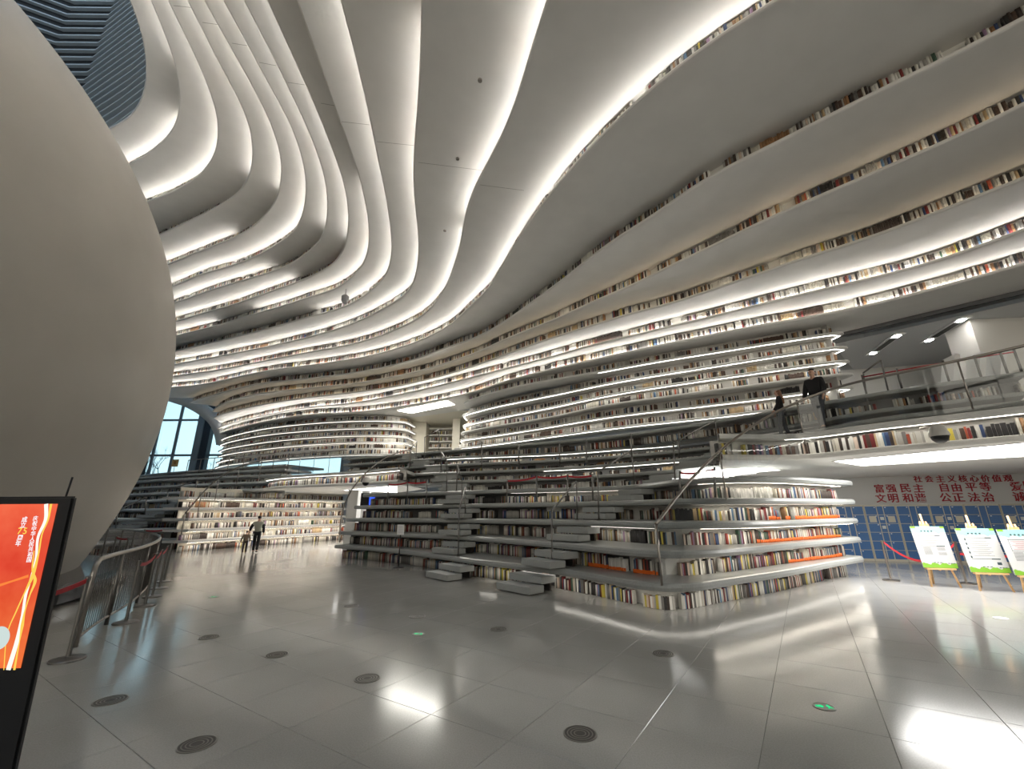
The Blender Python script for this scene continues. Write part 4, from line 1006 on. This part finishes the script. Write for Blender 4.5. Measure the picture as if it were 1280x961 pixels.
# ---- single books: the 300 that show largest
def unit_book(label_band):
    bm = bmesh.new()
    bm_box(bm, (0, .04, .5), (1, .08, 1)); bm_box(bm, (-.44, .52, .5), (.12, .96, 1)); bm_box(bm, (.44, .52, .5), (.12, .96, 1))
    bm_box(bm, (0, .53, .495), (.78, .88, .96), None, 1)
    if label_band: bm_box(bm, (0, .045, .15), (1.02, .10, .26), None, 2)
    for v in bm.verts: v.co.x *= 1-.26*max(0, min(1, v.co.y))
    me = bpy.data.meshes.new('book'); bm.to_mesh(me); bm.free()
    for m in (BOOKOBJ, PAGES, ORANGE): me.materials.append(m)
    return me
def near_books():
    A = np.array([r[0][:11] for r in NEARBK]); uv, d = proj(np.c_[A[:, 0], A[:, 1], A[:, 2]+.13])
    order = {}; rank = []
    for i, r in enumerate(NEARBK):
        order[r[2]] = order.get(r[2], 0)+1; rank.append(order[r[2]])
    seen = (d > .5) & (uv[:, 0] > 0) & (uv[:, 0] < 1279) & (uv[:, 1] > 0)
    face = np.abs(-(A[:, 3]*(A[:, 0])+A[:, 4]*A[:, 1]))/np.hypot(A[:, 0], A[:, 1])
    area = np.where(seen, A[:, 5]*A[:, 6]/d**2*face, 0); pick = set(np.argsort(-area)[:300].tolist())
    um = (unit_book(False), unit_book(True))
    where = {'floor': 'on the floor-level shelf of the corner bookcase', 'first': 'on the first seat shelf of the corner bookcase', 'second': 'on the second seat shelf of the corner bookcase',
             'third': 'on the third seat shelf of the corner bookcase', 'fourth': 'on the top shelf of the corner bookcase', 'walkway': 'on the edge shelf of the right walkway'}
    def od(n): return f"{n}{'th' if 10 <= n % 100 <= 20 else {1: 'st', 2: 'nd', 3: 'rd'}.get(n % 10, 'th')}"
    cnt = 0
    for i, (rec, ci, nm, s, og) in enumerate(NEARBK):
        if i not in pick:
            BK.append(rec)
            if og: x, y, z, nx, ny, wd, h, dp = rec[:8]; BK.append((x-nx*.004, y-ny*.004, z+.002, nx, ny, wd*1.01, h*.28, .02, .85, .16, .015))
            continue
        x, y, z, nx, ny, wd, h, dp, r, g, b = rec
        o = bpy.data.objects.new('book', um[1 if og else 0]); COL.objects.link(o)
        o.matrix_world = Matrix.Translation((x, y, z)) @ Matrix.Rotation(math.atan2(-nx, ny), 4, 'Z') @ Matrix.Diagonal((wd, dp, h, 1))
        o.color = (min(r, .9), min(g, .9), min(b, .9), 1)
        adj = ('thin ' if wd < .032 else 'thick ' if wd > .047 else '')+('orange-tagged ' if og else '')
        tag(o, f"{adj}{PALN[ci]} book, {od(rank[i])} from left {where[nm]}".replace('thin orange', 'orange').replace('thick orange', 'orange'), 'book', 'upright books '+where[nm]); cnt += 1
    return cnt
near_books(); mass_books()

# ---- people
def skin(name, V, Ed, Rd, parent, m, sub=2, root=0):
    me = bpy.data.meshes.new(name); me.from_pydata([tuple(v) for v in V], Ed, []); o = bpy.data.objects.new(name, me); COL.objects.link(o)
    md = o.modifiers.new('s', 'SKIN'); md.use_smooth_shade = True
    for i, r in enumerate(Rd):
        sv = me.skin_vertices[0].data[i]; sv.radius = r if isinstance(r, tuple) else (r, r); sv.use_root = (i == root)
    o.modifiers.new('u', 'SUBSURF').levels = sub
    dg = bpy.context.evaluated_depsgraph_get(); dg.update(); nm = bpy.data.meshes.new_from_object(o.evaluated_get(dg)); nm.name = name
    bpy.data.objects.remove(o); smooth(nm); return obj(name, nm, parent, m)
def person(label, loc, rz, H, stride=.0, arms=((.1, .05), (.1, .05)), coat=BLKCLOTH, legs=DENIM, hair=HAIR, long_hair=False, cap=False, pack=None, twist=0, hem=.86, bulk=1.0, vest=None):
    t = thing('person', label, 'person', loc, rz); s = H/1.72; S = lambda *v: tuple(c*s for c in v)
    V = [S(0, 0, .92), S(0, -.01, 1.10), S(0, -.005, 1.30), S(0, .01, 1.44), S(0, 0, 1.50), S(0, -.012, 1.56), S(0, -.012, 1.64), S(0, -.005, 1.70), S(0, -.115, 1.575)]
    Rd = [(.145*s, .10*s), (.135*s, .095*s), (.16*s, .105*s), (.07*s, .065*s), (.05*s, .052*s), (.068*s, .080*s), (.074*s, .088*s), (.045*s, .055*s), .010*s]
    Ed = [(0, 1), (1, 2), (2, 3), (3, 4), (4, 5), (5, 6), (6, 7), (5, 8)]
    hands = []; armp = []; legp = []
    for i, sx in enumerate((-1, 1)):
        f, ab = arms[i]           # forward swing of the arm, spread
        sh = np.array([sx*.185, .005, 1.385]); el = sh+np.array([sx*(.03+ab*.25), -.27*math.sin(f), -.27*math.cos(f)]); fw = f+.35
        wr_ = el+np.array([sx*ab*.1, -.24*math.sin(fw), -.24*math.cos(fw)]); pa = wr_+np.array([0, -.075*math.sin(fw), -.075*math.cos(fw)])
        k = len(V); V += [S(*sh), S(*el), S(*wr_), S(*pa)]; Rd += [.055*s, .043*s, .029*s, (.030*s, .018*s)]; Ed += [(2, k), (k, k+1), (k+1, k+2), (k+2, k+3)]
        armp.append((sh, el, wr_)); hands.append((k+3, pa, fw, sx))
    for i, sx in enumerate((-1, 1)):
        st_ = stride*sx; hp = np.array([sx*.085, 0, .90]); kn = np.array([sx*.09, -.04-st_*.45, .49]); an = np.array([sx*.09, .0-st_, .085+abs(min(0, st_))*.25]); to = an+np.array([0, -.15, -.055])
        k = len(V); V += [S(*hp), S(*kn), S(*an), S(*to)]; Rd += [.088*s, .058*s, .040*s, (.038*s, .026*s)]; Ed += [(0, k), (k, k+1), (k+1, k+2), (k+2, k+3)]
        legp.append((hp, kn, an, to))
    for kp, pa, fw, sx in hands:
        dn = np.array([0, -math.sin(fw), -math.cos(fw)]); sd = np.array([0, math.cos(fw), -math.sin(fw)])
        for q, L in enumerate((.072, .080, .076, .060)):
            a = pa+sd*(.027-.018*q)+dn*.02; b = a+dn*L*.55; c = b+(dn*.8+np.array([-sx*.5, 0, 0]))*L*.45; k = len(V)
            V += [S(*a), S(*b), S(*c)]; Rd += [.009*s, .0085*s, .007*s]; Ed += [(kp, k), (k, k+1), (k+1, k+2)]
        a = pa-sd*.03-dn*.03; b = a-sd*.03+dn*.03; k = len(V); V += [S(*a), S(*b)]; Rd += [.011*s, .009*s]; Ed += [(kp, k), (k, k+1)]
    skin('body', V, Ed, Rd, t, SKIN, 1)
    # trousers
    v = [S(0, 0, .93)]; e = []; r = [(.152*s, .112*s)]
    for hp, kn, an, to in legp:
        k = len(v); v += [S(*hp), S(*kn), S(*(an+np.array([0, .005, .0])))]; r += [.098*s, .072*s, .060*s]; e += [(0, k), (k, k+1), (k+1, k+2)]
    skin('trousers', v, e, r, t, legs, 2)
    for hp, kn, an, to in legp: skin('shoe', [S(*(an+np.array([0, .045, -.045]))), S(*(an+np.array([0, -.06, -.045]))), S(*(to+np.array([0, -.03, .01])))], [(0, 1), (1, 2)], [(.045*s, .04*s), (.05*s, .038*s), (.040*s, .030*s)], t, SHOE, 2)
    v = [S(0, 0, hem), S(0, -.005, 1.10), S(0, 0, 1.31), S(0, .008, 1.43)]; r = [(.175*s*bulk, .135*s*bulk), (.165*s*bulk, .125*s*bulk), (.178*s*bulk, .128*s*bulk), (.075*s, .075*s)]; e = [(0, 1), (1, 2), (2, 3)]
    for sh, el, wr_ in armp:
        k = len(v); v += [S(*sh), S(*el), S(*wr_)]; r += [.072*s*bulk, .060*s*bulk, .048*s*bulk]; e += [(2, k), (k, k+1), (k+1, k+2)]
    skin('jacket', v, e, r, t, vest or coat, 2)
    if vest:
        for sh, el, wr_ in armp: skin('sleeve', [S(*(sh+(el-sh)*.12)), S(*el), S(*wr_)], [(0, 1), (1, 2)], [.078*s, .068*s, .055*s], t, coat, 2)
    if False:
        skin('vest', [S(0, .0, hem-.02), S(0, .0, 1.10), S(0, .0, 1.36)], [(0, 1), (1, 2)], [(.215*s*bulk, .175*s*bulk), (.205*s*bulk, .165*s*bulk), (.175*s*bulk, .150*s*bulk)], t, vest, 2)
    if cap:
        skin('cap', [S(0, .0, 1.66), S(0, .0, 1.735)], [(0, 1)], [(.088*s, .100*s), (.070*s, .078*s)], t, BLKCLOTH, 2)
        skin('cap_brim', [S(0, -.09, 1.668), S(0, -.155, 1.655)], [(0, 1)], [(.07*s, .010*s), (.055*s, .008*s)], t, BLKCLOTH, 2)
        skin('hair', [S(0, .045, 1.63), S(0, .055, 1.57)], [(0, 1)], [(.070*s, .045*s), (.055*s, .03*s)], t, hair, 2)
    elif long_hair:
        skin('hair', [S(0, .0, 1.69), S(0, .035, 1.64), S(0, .07, 1.50), S(0, .115, 1.33), S(0, .135, 1.18)], [(0, 1), (1, 2), (2, 3), (3, 4)], [(.074*s, .080*s), (.098*s, .096*s), (.100*s, .070*s), (.095*s, .060*s), (.055*s, .035*s)], t, hair, 2)
    else:
        skin('hair', [S(0, .012, 1.705), S(0, .030, 1.65), S(0, .045, 1.56)], [(0, 1), (1, 2)], [(.080*s, .092*s), (.094*s, .092*s), (.078*s, .060*s)], t, hair, 2)
    for sx in (-1, 1):
        bm = bmesh.new(); bmesh.ops.create_icosphere(bm, subdivisions=1, radius=.011*s); bmesh.ops.translate(bm, vec=S(sx*.030, -.094, 1.605), verts=bm.verts); fin(bm, 'eye', t, HAIR, True)
        skin('ear', [S(sx*.078, .0, 1.60), S(sx*.082, .008, 1.565)], [(0, 1)], [(.008*s, .018*s), (.006*s, .012*s)], t, SKIN, 1)
    return t
pa = at_z(318, 691, 0); pc = at_z(304.5, 692.5, 0)
person('adult in a dark jacket and pale grey vest leading a child across the floor', pa, math.radians(200), 1.45, .12, ((.10, .06), (.55, .5)), BLKCLOTH, BLKCLOTH, HAIR, vest=GRYCLOTH, bulk=.95)
person('small child in a tan jacket walking beside the adult in a vest', pc, math.radians(215), .88, .22, ((.1, .2), (.2, .3)), TANCLOTH, BRNCLOTH, HAIR, bulk=1.1)
p, n = on_edge(8, 1018); A = p+n*.32
person('man in a black jacket, grey jeans and black cap on the upper terrace', (A[0], A[1], ZK(8)), math.radians(-62), 1.74, .16, ((.15, .10), (.2, .12)), BLKCLOTH, DENIM, HAIR, cap=True, bulk=1.12)
p, n = on_edge(8, 973); A = p+n*.32
person('woman with long brown hair and dark coat walking ahead of the man in a cap', (A[0], A[1], ZK(8)), math.radians(-122), 1.46, .12, ((.15, .08), (.25, .1)), BLKCLOTH, DENIM2, BHAIR, long_hair=True, bulk=1.05)

# ---- kiosk screen in the left foreground
YK = 2.0
xr_ = at_y(52.5, 795, YK)[0]; ztop = at_y(60, 620, YK)[2]; xs_ = at_y(53.5, 730, YK)[0]; zs0 = at_y(20, 835, YK)[2]; zs1 = at_y(60, 629, YK)[2]
Wk = .78; t = thing('information_kiosk', 'black upright display kiosk with red screen in the left foreground', 'display', (xr_-Wk/2, YK, 0))
bm = bmesh.new(); bm_box(bm, (0, .013, ztop/2+.02), (Wk, .026, ztop-.04), None, 0, .008); fin(bm, 'housing', t, BLACK)
bm = bmesh.new(); bm_box(bm, (0, .0, .02), (Wk*1.0, .42, .04), None, 0, .01); kb = fin(bm, 'base', t, BLACK); kb.rotation_euler.x = -math.radians(3.5); t.rotation_euler.x = math.radians(3.5); t.location.y += .068
tube('antenna', [(Wk/2-.055, .02, ztop-.02), (Wk/2-.042, .02, ztop+.085)], .004, t, BLACK, 6)
sw = xs_-(xr_-Wk)-(xr_-xs_); sx0 = -sw/2; szh = zs1-zs0
def screen_mat():
    m = bpy.data.materials.new('red_screen'); m.use_nodes = True; n = m.node_tree; n.nodes.remove(n.nodes['Principled BSDF'])
    tcn = n.nodes.new('ShaderNodeTexCoord'); sp = n.nodes.new('ShaderNodeSeparateXYZ'); n.links.new(tcn.outputs['Generated'], sp.inputs[0])
    r = n.nodes.new('ShaderNodeValToRGB'); n.links.new(sp.outputs['Z'], r.inputs[0])
    r.color_ramp.elements[0].position = 0; r.color_ramp.elements[0].color = (.88, .19, .05, 1); r.color_ramp.elements[1].position = 1; r.color_ramp.elements[1].color = (.86, .13, .06, 1)
    e = r.color_ramp.elements.new(.6); e.color = (.74, .07, .035, 1)
    no = n.nodes.new('ShaderNodeTexNoise'); no.inputs['Scale'].default_value = 9; n.links.new(tcn.outputs['Generated'], no.inputs['Vector'])
    mx = n.nodes.new('ShaderNodeMixRGB'); mx.blend_type = 'SOFT_LIGHT'; mx.inputs[0].default_value = .5; n.links.new(r.outputs[0], mx.inputs[1]); n.links.new(no.outputs['Fac'], mx.inputs[2])
    em = n.nodes.new('ShaderNodeEmission'); em.inputs[1].default_value = .32; n.links.new(mx.outputs[0], em.inputs[0]); n.links.new(em.outputs[0], n.nodes['Material Output'].inputs[0]); return m
sc_ = quad('screen', [(-sw/2, -.002, zs0), (sw/2, -.002, zs0), (sw/2, -.002, zs1), (-sw/2, -.002, zs1)], t, screen_mat())
RW_ = emis('screen_white', (1, .98, .86), .33); RY = emis('screen_gold', (1, .62, .10), .33); ROR = emis('screen_orange', (.95, .24, .05), .32); RWT = emis('screen_text', (.95, .97, 1), .33)
def ribbon(name, pts, wd, m, dy):
    P = catmull(np.array(pts, float), 10); N = len(P); vs = []; fs = []
    wds = np.interp(np.linspace(0, 1, N), np.linspace(0, 1, len(wd)), wd); nn = normals(P)
    for p, w_, q in zip(P, wds, nn): vs += [(p[0]+q[0]*w_/2, dy, p[1]+q[1]*w_/2), (p[0]-q[0]*w_/2, dy, p[1]-q[1]*w_/2)]
    for i in range(N-1): fs.append((2*i, 2*i+1, 2*i+3, 2*i+2))
    pyd(name, vs, fs, sc_, m)
def K2(u, v): p = at_y(u, v, YK); return (p[0]-(xr_-Wk/2), p[2])
def sk(u, v):     # screen picture coordinates, u,v as seen on the slanting screen
    f = (v-629)/(832-629); ue = 76-f*(76-31); x = sw/2-(ue-u)/ (1.0)*(.0037-.0001*f); return (x, zs1-f*szh)
ribbon('light_ribbon', [sk(62, 629), sk(61, 650), sk(52, 672), sk(49, 700), sk(43, 725), sk(37, 745), sk(33, 770), sk(27, 800), sk(17, 834)], [.018, .016, .012, .010, .010, .012, .012, .018, .020], RW_, -.0030)
ribbon('gold_ribbon', [sk(68, 629), sk(64, 650), sk(57, 668), sk(52, 695), sk(45, 722), sk(36, 742), sk(26, 765), sk(16, 790), sk(12, 834)], [.012, .008, .006, .008, .016, .006, .006, .004, .004], RY, -.0033)
ribbon('gold_ribbon', [sk(47, 690), sk(45, 715), sk(48, 728), sk(42, 745), sk(36, 765), sk(33, 782), sk(30, 800), sk(24, 834)], [.004, .008, .014, .006, .006, .014, .004, .010], RY, -.0034)
ribbon('orange_ribbon', [sk(-40, 742), sk(0, 735), sk(22, 728), sk(40, 722)], [.010, .012, .008, .012], ROR, -.0026)
bm = bmesh.new(); c_ = sk(6, 797); bmesh.ops.create_circle(bm, cap_ends=True, segments=32, radius=.045, matrix=Matrix.Translation((c_[0], -.0036, c_[1])) @ Matrix.Rotation(math.pi/2, 4, 'X')); fin(bm, 'pale_disc', sc_, emis('screen_pale', (.75, .88, .85), .26))
def stext(ch, u, v, size, m):
    o = obj('character', glyph(ch, size, .0003), sc_, m); x, z = sk(u, v); o.location = (x, -.004, z); o.rotation_euler = (math.pi/2, 0, 0)
for i, ch in enumerate('庆祝中华人民共和国'): stext(ch, 49.2-.62*i*1.6, 648+i*6.7, .021, RWT)
for i, ch in enumerate('成立'): stext(ch, 36-i*1.6, 649.5+i*7, .024, RWT)
for j, ch in enumerate('75'): stext(ch, 30.4+6.2*j, 664.5, .027, RY)
for i, ch in enumerate('周年'): stext(ch, 30.2-i*1.8, 673.5+i*7, .024, RWT)

# ---- curved railing round the pavilion foot
K = [at_z(125, 699, 1.0), at_z(140, 693.5, 1.0), at_z(175, 685, 1.0), at_z(197, 676, 1.0), at_z(200, 671.3, 1.0), at_z(190, 666.6, 1.0), at_z(160, 662.3, 1.0), at_z(128, 660.3, 1.0)]
C = gsm(resample(catmull(np.array(K)), .2), 2); o = np.array([C[0][0], C[0][1], 0])
t = thing('curved_railing', 'curved steel railing with thin rods round the foot of the beige sphere', 'railing', o)
P0 = at_z(107, 807, 0); d0 = (C[0]-C[4]); d0 /= np.linalg.norm(d0); f0 = C[0]+d0*.16
top = [np.array([f0[0], f0[1], .02]), np.array([f0[0], f0[1], .80]), np.array([f0[0]-d0[0]*.03, f0[1]-d0[1]*.03, .93]), C[0]]+list(C[1:])
tube('handrail', [tuple(p-o) for p in top], .030, t, STEEL, 10)
tube('bottom_rail', [(f0[0]-o[0], f0[1]-o[1], .12)]+[(p[0]-o[0], p[1]-o[1], .12) for p in C], .018, t, STEEL, 8)
for i in range(6, len(C), 9): tube('post', [(C[i][0]-o[0], C[i][1]-o[1], 0), tuple(C[i]-o)], .026, t, DSTEEL)
bm = bmesh.new()
for q in resample(C, .11): bm_box(bm, (q[0]-o[0], q[1]-o[1], .55), (.008, .008, .86))
b_ = fin(bm, 'rods', t, DSTEEL); b_['kind'] = 'stuff'
G = 'steel stanchions along the curved railing'
sp_ = [at_z(u, v, 0) for u, v in ((84, 825), (157, 778.5), (181, 757.5), (190, 746), (199, 735.5), (205, 727))]
for p, l in zip(sp_, ('nearest steel stanchion beside the black kiosk', 'second steel stanchion from the kiosk along the curved railing', 'third steel stanchion from the kiosk along the curved railing', 'fourth steel stanchion from the kiosk along the curved railing', 'fifth steel stanchion from the kiosk along the curved railing', 'farthest steel stanchion in the row along the curved railing')):
    stanchion(p, .87, l, G, DSTEEL)
hid = np.array([-4.6, 4.2, 0]); belt('barrier_belt', 'red belt running from the nearest stanchion behind the kiosk', hid, sp_[0], .80, .82, .04, .03); stanchion(hid, .87, 'steel stanchion hidden behind the black kiosk', G, DSTEEL)
for a, b, l in ((1, 2, 'second to third'), (2, 3, 'third to fourth'), (3, 4, 'fourth to fifth')): belt('barrier_belt', f'red belt from {l} stanchion along the curved railing', sp_[a], sp_[b], .82, .82, .05, .03)
sb_ = [at_z(137, 706.5, 0), at_z(152, 710, 0)]
for p, l in zip(sb_, ('left', 'right')): stanchion(p, .87, f'dark stanchion inside the curved railing, {l} one of a pair', 'pair of dark stanchions inside the railing', DSTEEL)
belt('barrier_belt', 'dark belt joining the stanchion pair inside the curved railing', sb_[0], sb_[1], .82, .82, .02, .03)
ps = [at_z(175, 689.5, 0), at_z(199, 688.5, 0), at_z(223, 687.5, 0), at_z(247, 686.5, 0)]
for p, l in zip(ps, ('first', 'second', 'third', 'fourth')): stanchion(p, .9, f'thin stanchion before the left terraces, {l} from the sphere', 'stanchions before the left terraces', DSTEEL, .018, .13)
for i, l in enumerate(('first and second', 'second and third')): belt('barrier_belt', f'red belt before the left terraces between {l} stanchions', ps[i], ps[i+1], .85, .85, .03, .03)

# ---- floor lights
GRATE = mat('dark_grate', (.05, .045, .04), .45); RING = mat('lamp_ring', (.22, .21, .19), .35, metal=.6)
def floor_lamp(u, v, label, r=.125):
    p = at_z(u, v, 0); t = thing('floor_lamp', label, 'floor light', p, 0, 'round floor lights set in the tiles')
    lathe('ring', [(r, 0), (r, .004), (r*.93, .006), (r*.9, .004), (r*.9, 0)], t, RING, 32)
    lathe('plate', [(r*.9, .0005), (r*.9, .003), (.0015, .0032)], t, GRATE, 32)
    for q in (.3, .5, .7):
        bm = bmesh.new(); N = 32; v0 = [bm.verts.new((r*q*math.cos(2*math.pi*i/N), r*q*math.sin(2*math.pi*i/N), .0045)) for i in range(N)]; v1 = [bm.verts.new((r*(q+.07)*math.cos(2*math.pi*i/N), r*(q+.07)*math.sin(2*math.pi*i/N), .0045)) for i in range(N)]
        for i in range(N): bm.faces.new((v0[i], v1[i], v1[(i+1) % N], v0[(i+1) % N]))
        fin(bm, 'groove', t, RING)
for u, v, l in ((246, 930, 'nearest round floor light at the lower left'), (725, 917, 'nearest round floor light at the bottom centre'), (138, 875.5, 'round floor light nearest to the kiosk'), (459, 848, 'round floor light beside the bright patch left of centre'), (346, 818.5, 'round floor light between kiosk row and centre, third row'),
                (829, 817, 'round floor light in front of the curved bookcase corner'), (261, 796.5, 'round floor light to the right of the railing stanchions'), (623, 786.5, 'round floor light below the diagonal stair flight'), (521.5, 770.5, 'round floor light below the centre stair flight'), (439, 757.5, 'farthest round floor light near the terrace end')):
    floor_lamp(u, v, l)
GRN = emis('green_glow', (.03, .85, .30), .34); PALE = mat('sign_glass', (.55, .60, .56), .2)
def exit_light(u, v, label, r=.085):
    p = at_z(u, v, 0); t = thing('floor_sign', label, 'floor sign', p, math.radians(-15), 'green glowing floor signs')
    lathe('ring', [(r, 0), (r, .004), (r*.88, .006), (r*.86, .004)], t, RING, 28); lathe('glass', [(r*.86, .0005), (r*.86, .0035), (.001, .0036)], t, PALE, 28)
    bm = bmesh.new()
    for ptsx in ([(-.060, -.018), (-.022, -.018), (-.022, -.036), (.0, 0), (-.022, .036), (-.022, .018), (-.060, .018)],):
        bm.faces.new([bm.verts.new((x*r/.085, y*r/.085, .005)) for x, y in ptsx])
    fin(bm, 'arrow', t, GRN)
    bm = bmesh.new(); bmesh.ops.create_circle(bm, cap_ends=True, segments=14, radius=.011, matrix=Matrix.Translation((.035, .028, .005)))
    for ptsx in ([(.018, -.040), (.030, -.042), (.036, -.01), (.055, -.034), (.064, -.028), (.05, .0), (.046, .016), (.018, .012), (.016, .0), (.03, .0)],):
        bm.faces.new([bm.verts.new((x, y, .005)) for x, y in ptsx])
    fin(bm, 'running_figure', t, GRN)
exit_light(1030, 883.5, 'nearest green glowing floor sign at the lower right'); exit_light(523, 792.5, 'green glowing floor sign below the centre stair flight'); exit_light(267, 746, 'green glowing floor sign near the curved railing')
p = at_z(1251, 772.5, 0); t = thing('floor_sign', 'pale unlit floor sign in front of the easels', 'floor sign', p, 0); lathe('disc', [(.085, 0), (.085, .004), (.07, .006)], t, PAPER, 24)

# ---- security cameras and hanging device
def dome(u, v, y, r, label):
    p = at_y(u, v, y); t = thing('dome_camera', label, 'security camera', p, 0)
    lathe('housing', [(r*.55, r*1.5), (r*.75, r*1.35), (r*1.05, r*.5), (r*1.1, 0)], t, mat('camera_grey', (.55, .53, .50), .4), 24)
    bm = bmesh.new(); bmesh.ops.create_uvsphere(bm, u_segments=20, v_segments=12, radius=r*.98); bmesh.ops.delete(bm, geom=[q for q in bm.verts if q.co.z > .001], context='VERTS'); fin(bm, 'dome', t, BLACK, True)
    tube('arm', [(0, 0, r*1.4), (0, .12, r*1.5), (0, .3, r*1.5)], r*.2, t, STEEL); return t
dome(1174.5, 545, cw(1174)[1]-.22, .125, 'grey dome security camera with black glass on the right walkway edge')
dome(457, 603, on_edge(6, 457, CL, 2.58)[0][1]-.3, .13, 'grey dome security camera on the left walkway edge')
p, n = on_edge(25, 445, E1[25], ZK(25)); t = thing('hanging_projector', 'small grey device hanging before the books of the upper left tiers', 'projector', (p[0]-n[0]*.55, p[1]-n[1]*.55, ZK(25)-.15))
lathe('body', [(.10, -.22), (.16, -.1), (.17, .12), (.08, .2)], t, mat('device_grey', (.30, .30, .31), .4), 12); tube('cable', [(0, 0, .2), (0, 0, .95)], .02, t, DSTEEL)
bm = bmesh.new(); bm_box(bm, (0, 0, .95), (.3, .3, .03)); fin(bm, 'mount', t, DSTEEL)

# ---- blue screen and white counter end left of the dark terraces
YS = 17.6
a = at_y(459, 617, YS); b = at_y(476, 632, YS)
t = thing('wall_screen', 'bright blue screen glowing at the end of the left passage', 'screen', ((a[0]+b[0])/2, YS, b[2]))
zh_ = a[2]-b[2]; bm = bmesh.new(); bm_box(bm, (-.1, .04, zh_/2), (b[0]-a[0]+.3, .05, zh_+.06)); fin(bm, 'housing', t, BLACK)
quad('screen', [(-(b[0]-a[0])/2+.1, .0, .03), ((b[0]-a[0])/2, .0, .03), ((b[0]-a[0])/2, .0, zh_), (-(b[0]-a[0])/2+.1, .0, zh_)], t, emis('blue_screen', (.04, .12, .95), .4))
bm = bmesh.new()
for q in range(3): bm_box(bm, (.1+.05*(q % 2), -.006, .12+.13*q), (.22-.05*q, .004, .05))
fin(bm, 'print', t, emis('screen_cyan', (.6, .75, 1), .35))
bm = bmesh.new(); bm_box(bm, (0, .06, -.3), (.12, .06, .62)); fin(bm, 'stand', t, BLACK)
xa, xb = at_y(432, 640, 17.9)[0], at_y(445, 640, 17.9)[0]
wp = struct('wall_passage'); box('end_panel', ((xa+xb)/2, 18.2, 1.22), (xb-xa, .5, 2.44), wp, WHITE)
xa, xb = at_y(445, 640, 18.6)[0], at_y(458, 640, 18.6)[0]; box('return_panel', ((xa+xb)/2, 18.9, 1.22), (xb-xa, .2, 2.44), wp, GREYW)

# ---- yellow notice in the window and a bare tree outside
p = at_y(216, 592, 33.0)
t = thing('window_notice', 'yellow notice plate on a stand before the far window', 'notice', (p[0], p[1], ZK(10)))
bm = bmesh.new(); bm_box(bm, (0, 0, .75), (.5, .03, .55)); fin(bm, 'plate', t, mat('notice_yellow', (.75, .50, .18), .5)); tube('leg', [(0, .02, 0), (0, .02, .5)], .02, t, DSTEEL)
bm = bmesh.new(); bm_box(bm, (0, -.017, .77), (.2, .004, .26)); fin(bm, 'emblem', t, mat('notice_brown', (.5, .22, .05), .6))
p = at_y(205, 600, 46); BARK = mat('bare_bark', (.30, .30, .30), .9)
def tree(x, y, h, label, seed):
    rr = random.Random(seed); t = thing('bare_tree', label, 'tree', (x, y, -.2)); bm = bmesh.new(); tube('trunk', [(0, 0, 0), (.1, 0, h*.4), (0, .1, h*.55)], [.2, .14, .1], t, BARK)
    def br(p, d, L, r, n):
        q = p+d*L; bm_tube(bm, [p, (p+q)/2+Vector((rr.uniform(-.1, .1)*L, 0, rr.uniform(-.05, .05)*L)), q], [r, r*.8, r*.55], 5)
        if n:
            for _ in range(3): br(q, (d+Vector((rr.uniform(-.9, .9), rr.uniform(-.5, .5), rr.uniform(-.25, .55)))).normalized(), L*.68, r*.55, n-1)
    for i in range(5): br(Vector((.05, .05, h*(.35+.05*i))), Vector((rr.uniform(-1, 1), rr.uniform(-.4, .4), .8)).normalized(), h*.22, .07, 3)
    fin(bm, 'branches', t, BARK)['kind'] = 'stuff'
tree(p[0]-1.5, 47, 8.5, 'bare grey tree outside the window, left one', 3); tree(p[0]+3.5, 49, 7.5, 'bare grey tree outside the window, right one', 8)
# sprinkler heads in the tall soffits
for u, v, k, l in ((600, 100, 23, 'upper'), (572, 198, 23, 'middle'), (556, 288, 23, 'lower')):
    p = at_z(u, v, ZK(k)-.1); t = thing('sprinkler_head', f'tiny grey sprinkler in the widest pale soffit overhead, {l} of three', 'sprinkler', p, 0, 'sprinklers in the soffit'); lathe('cap', [(.045, -.03), (.05, -.005), (.05, 0)], t, STEEL, 14)
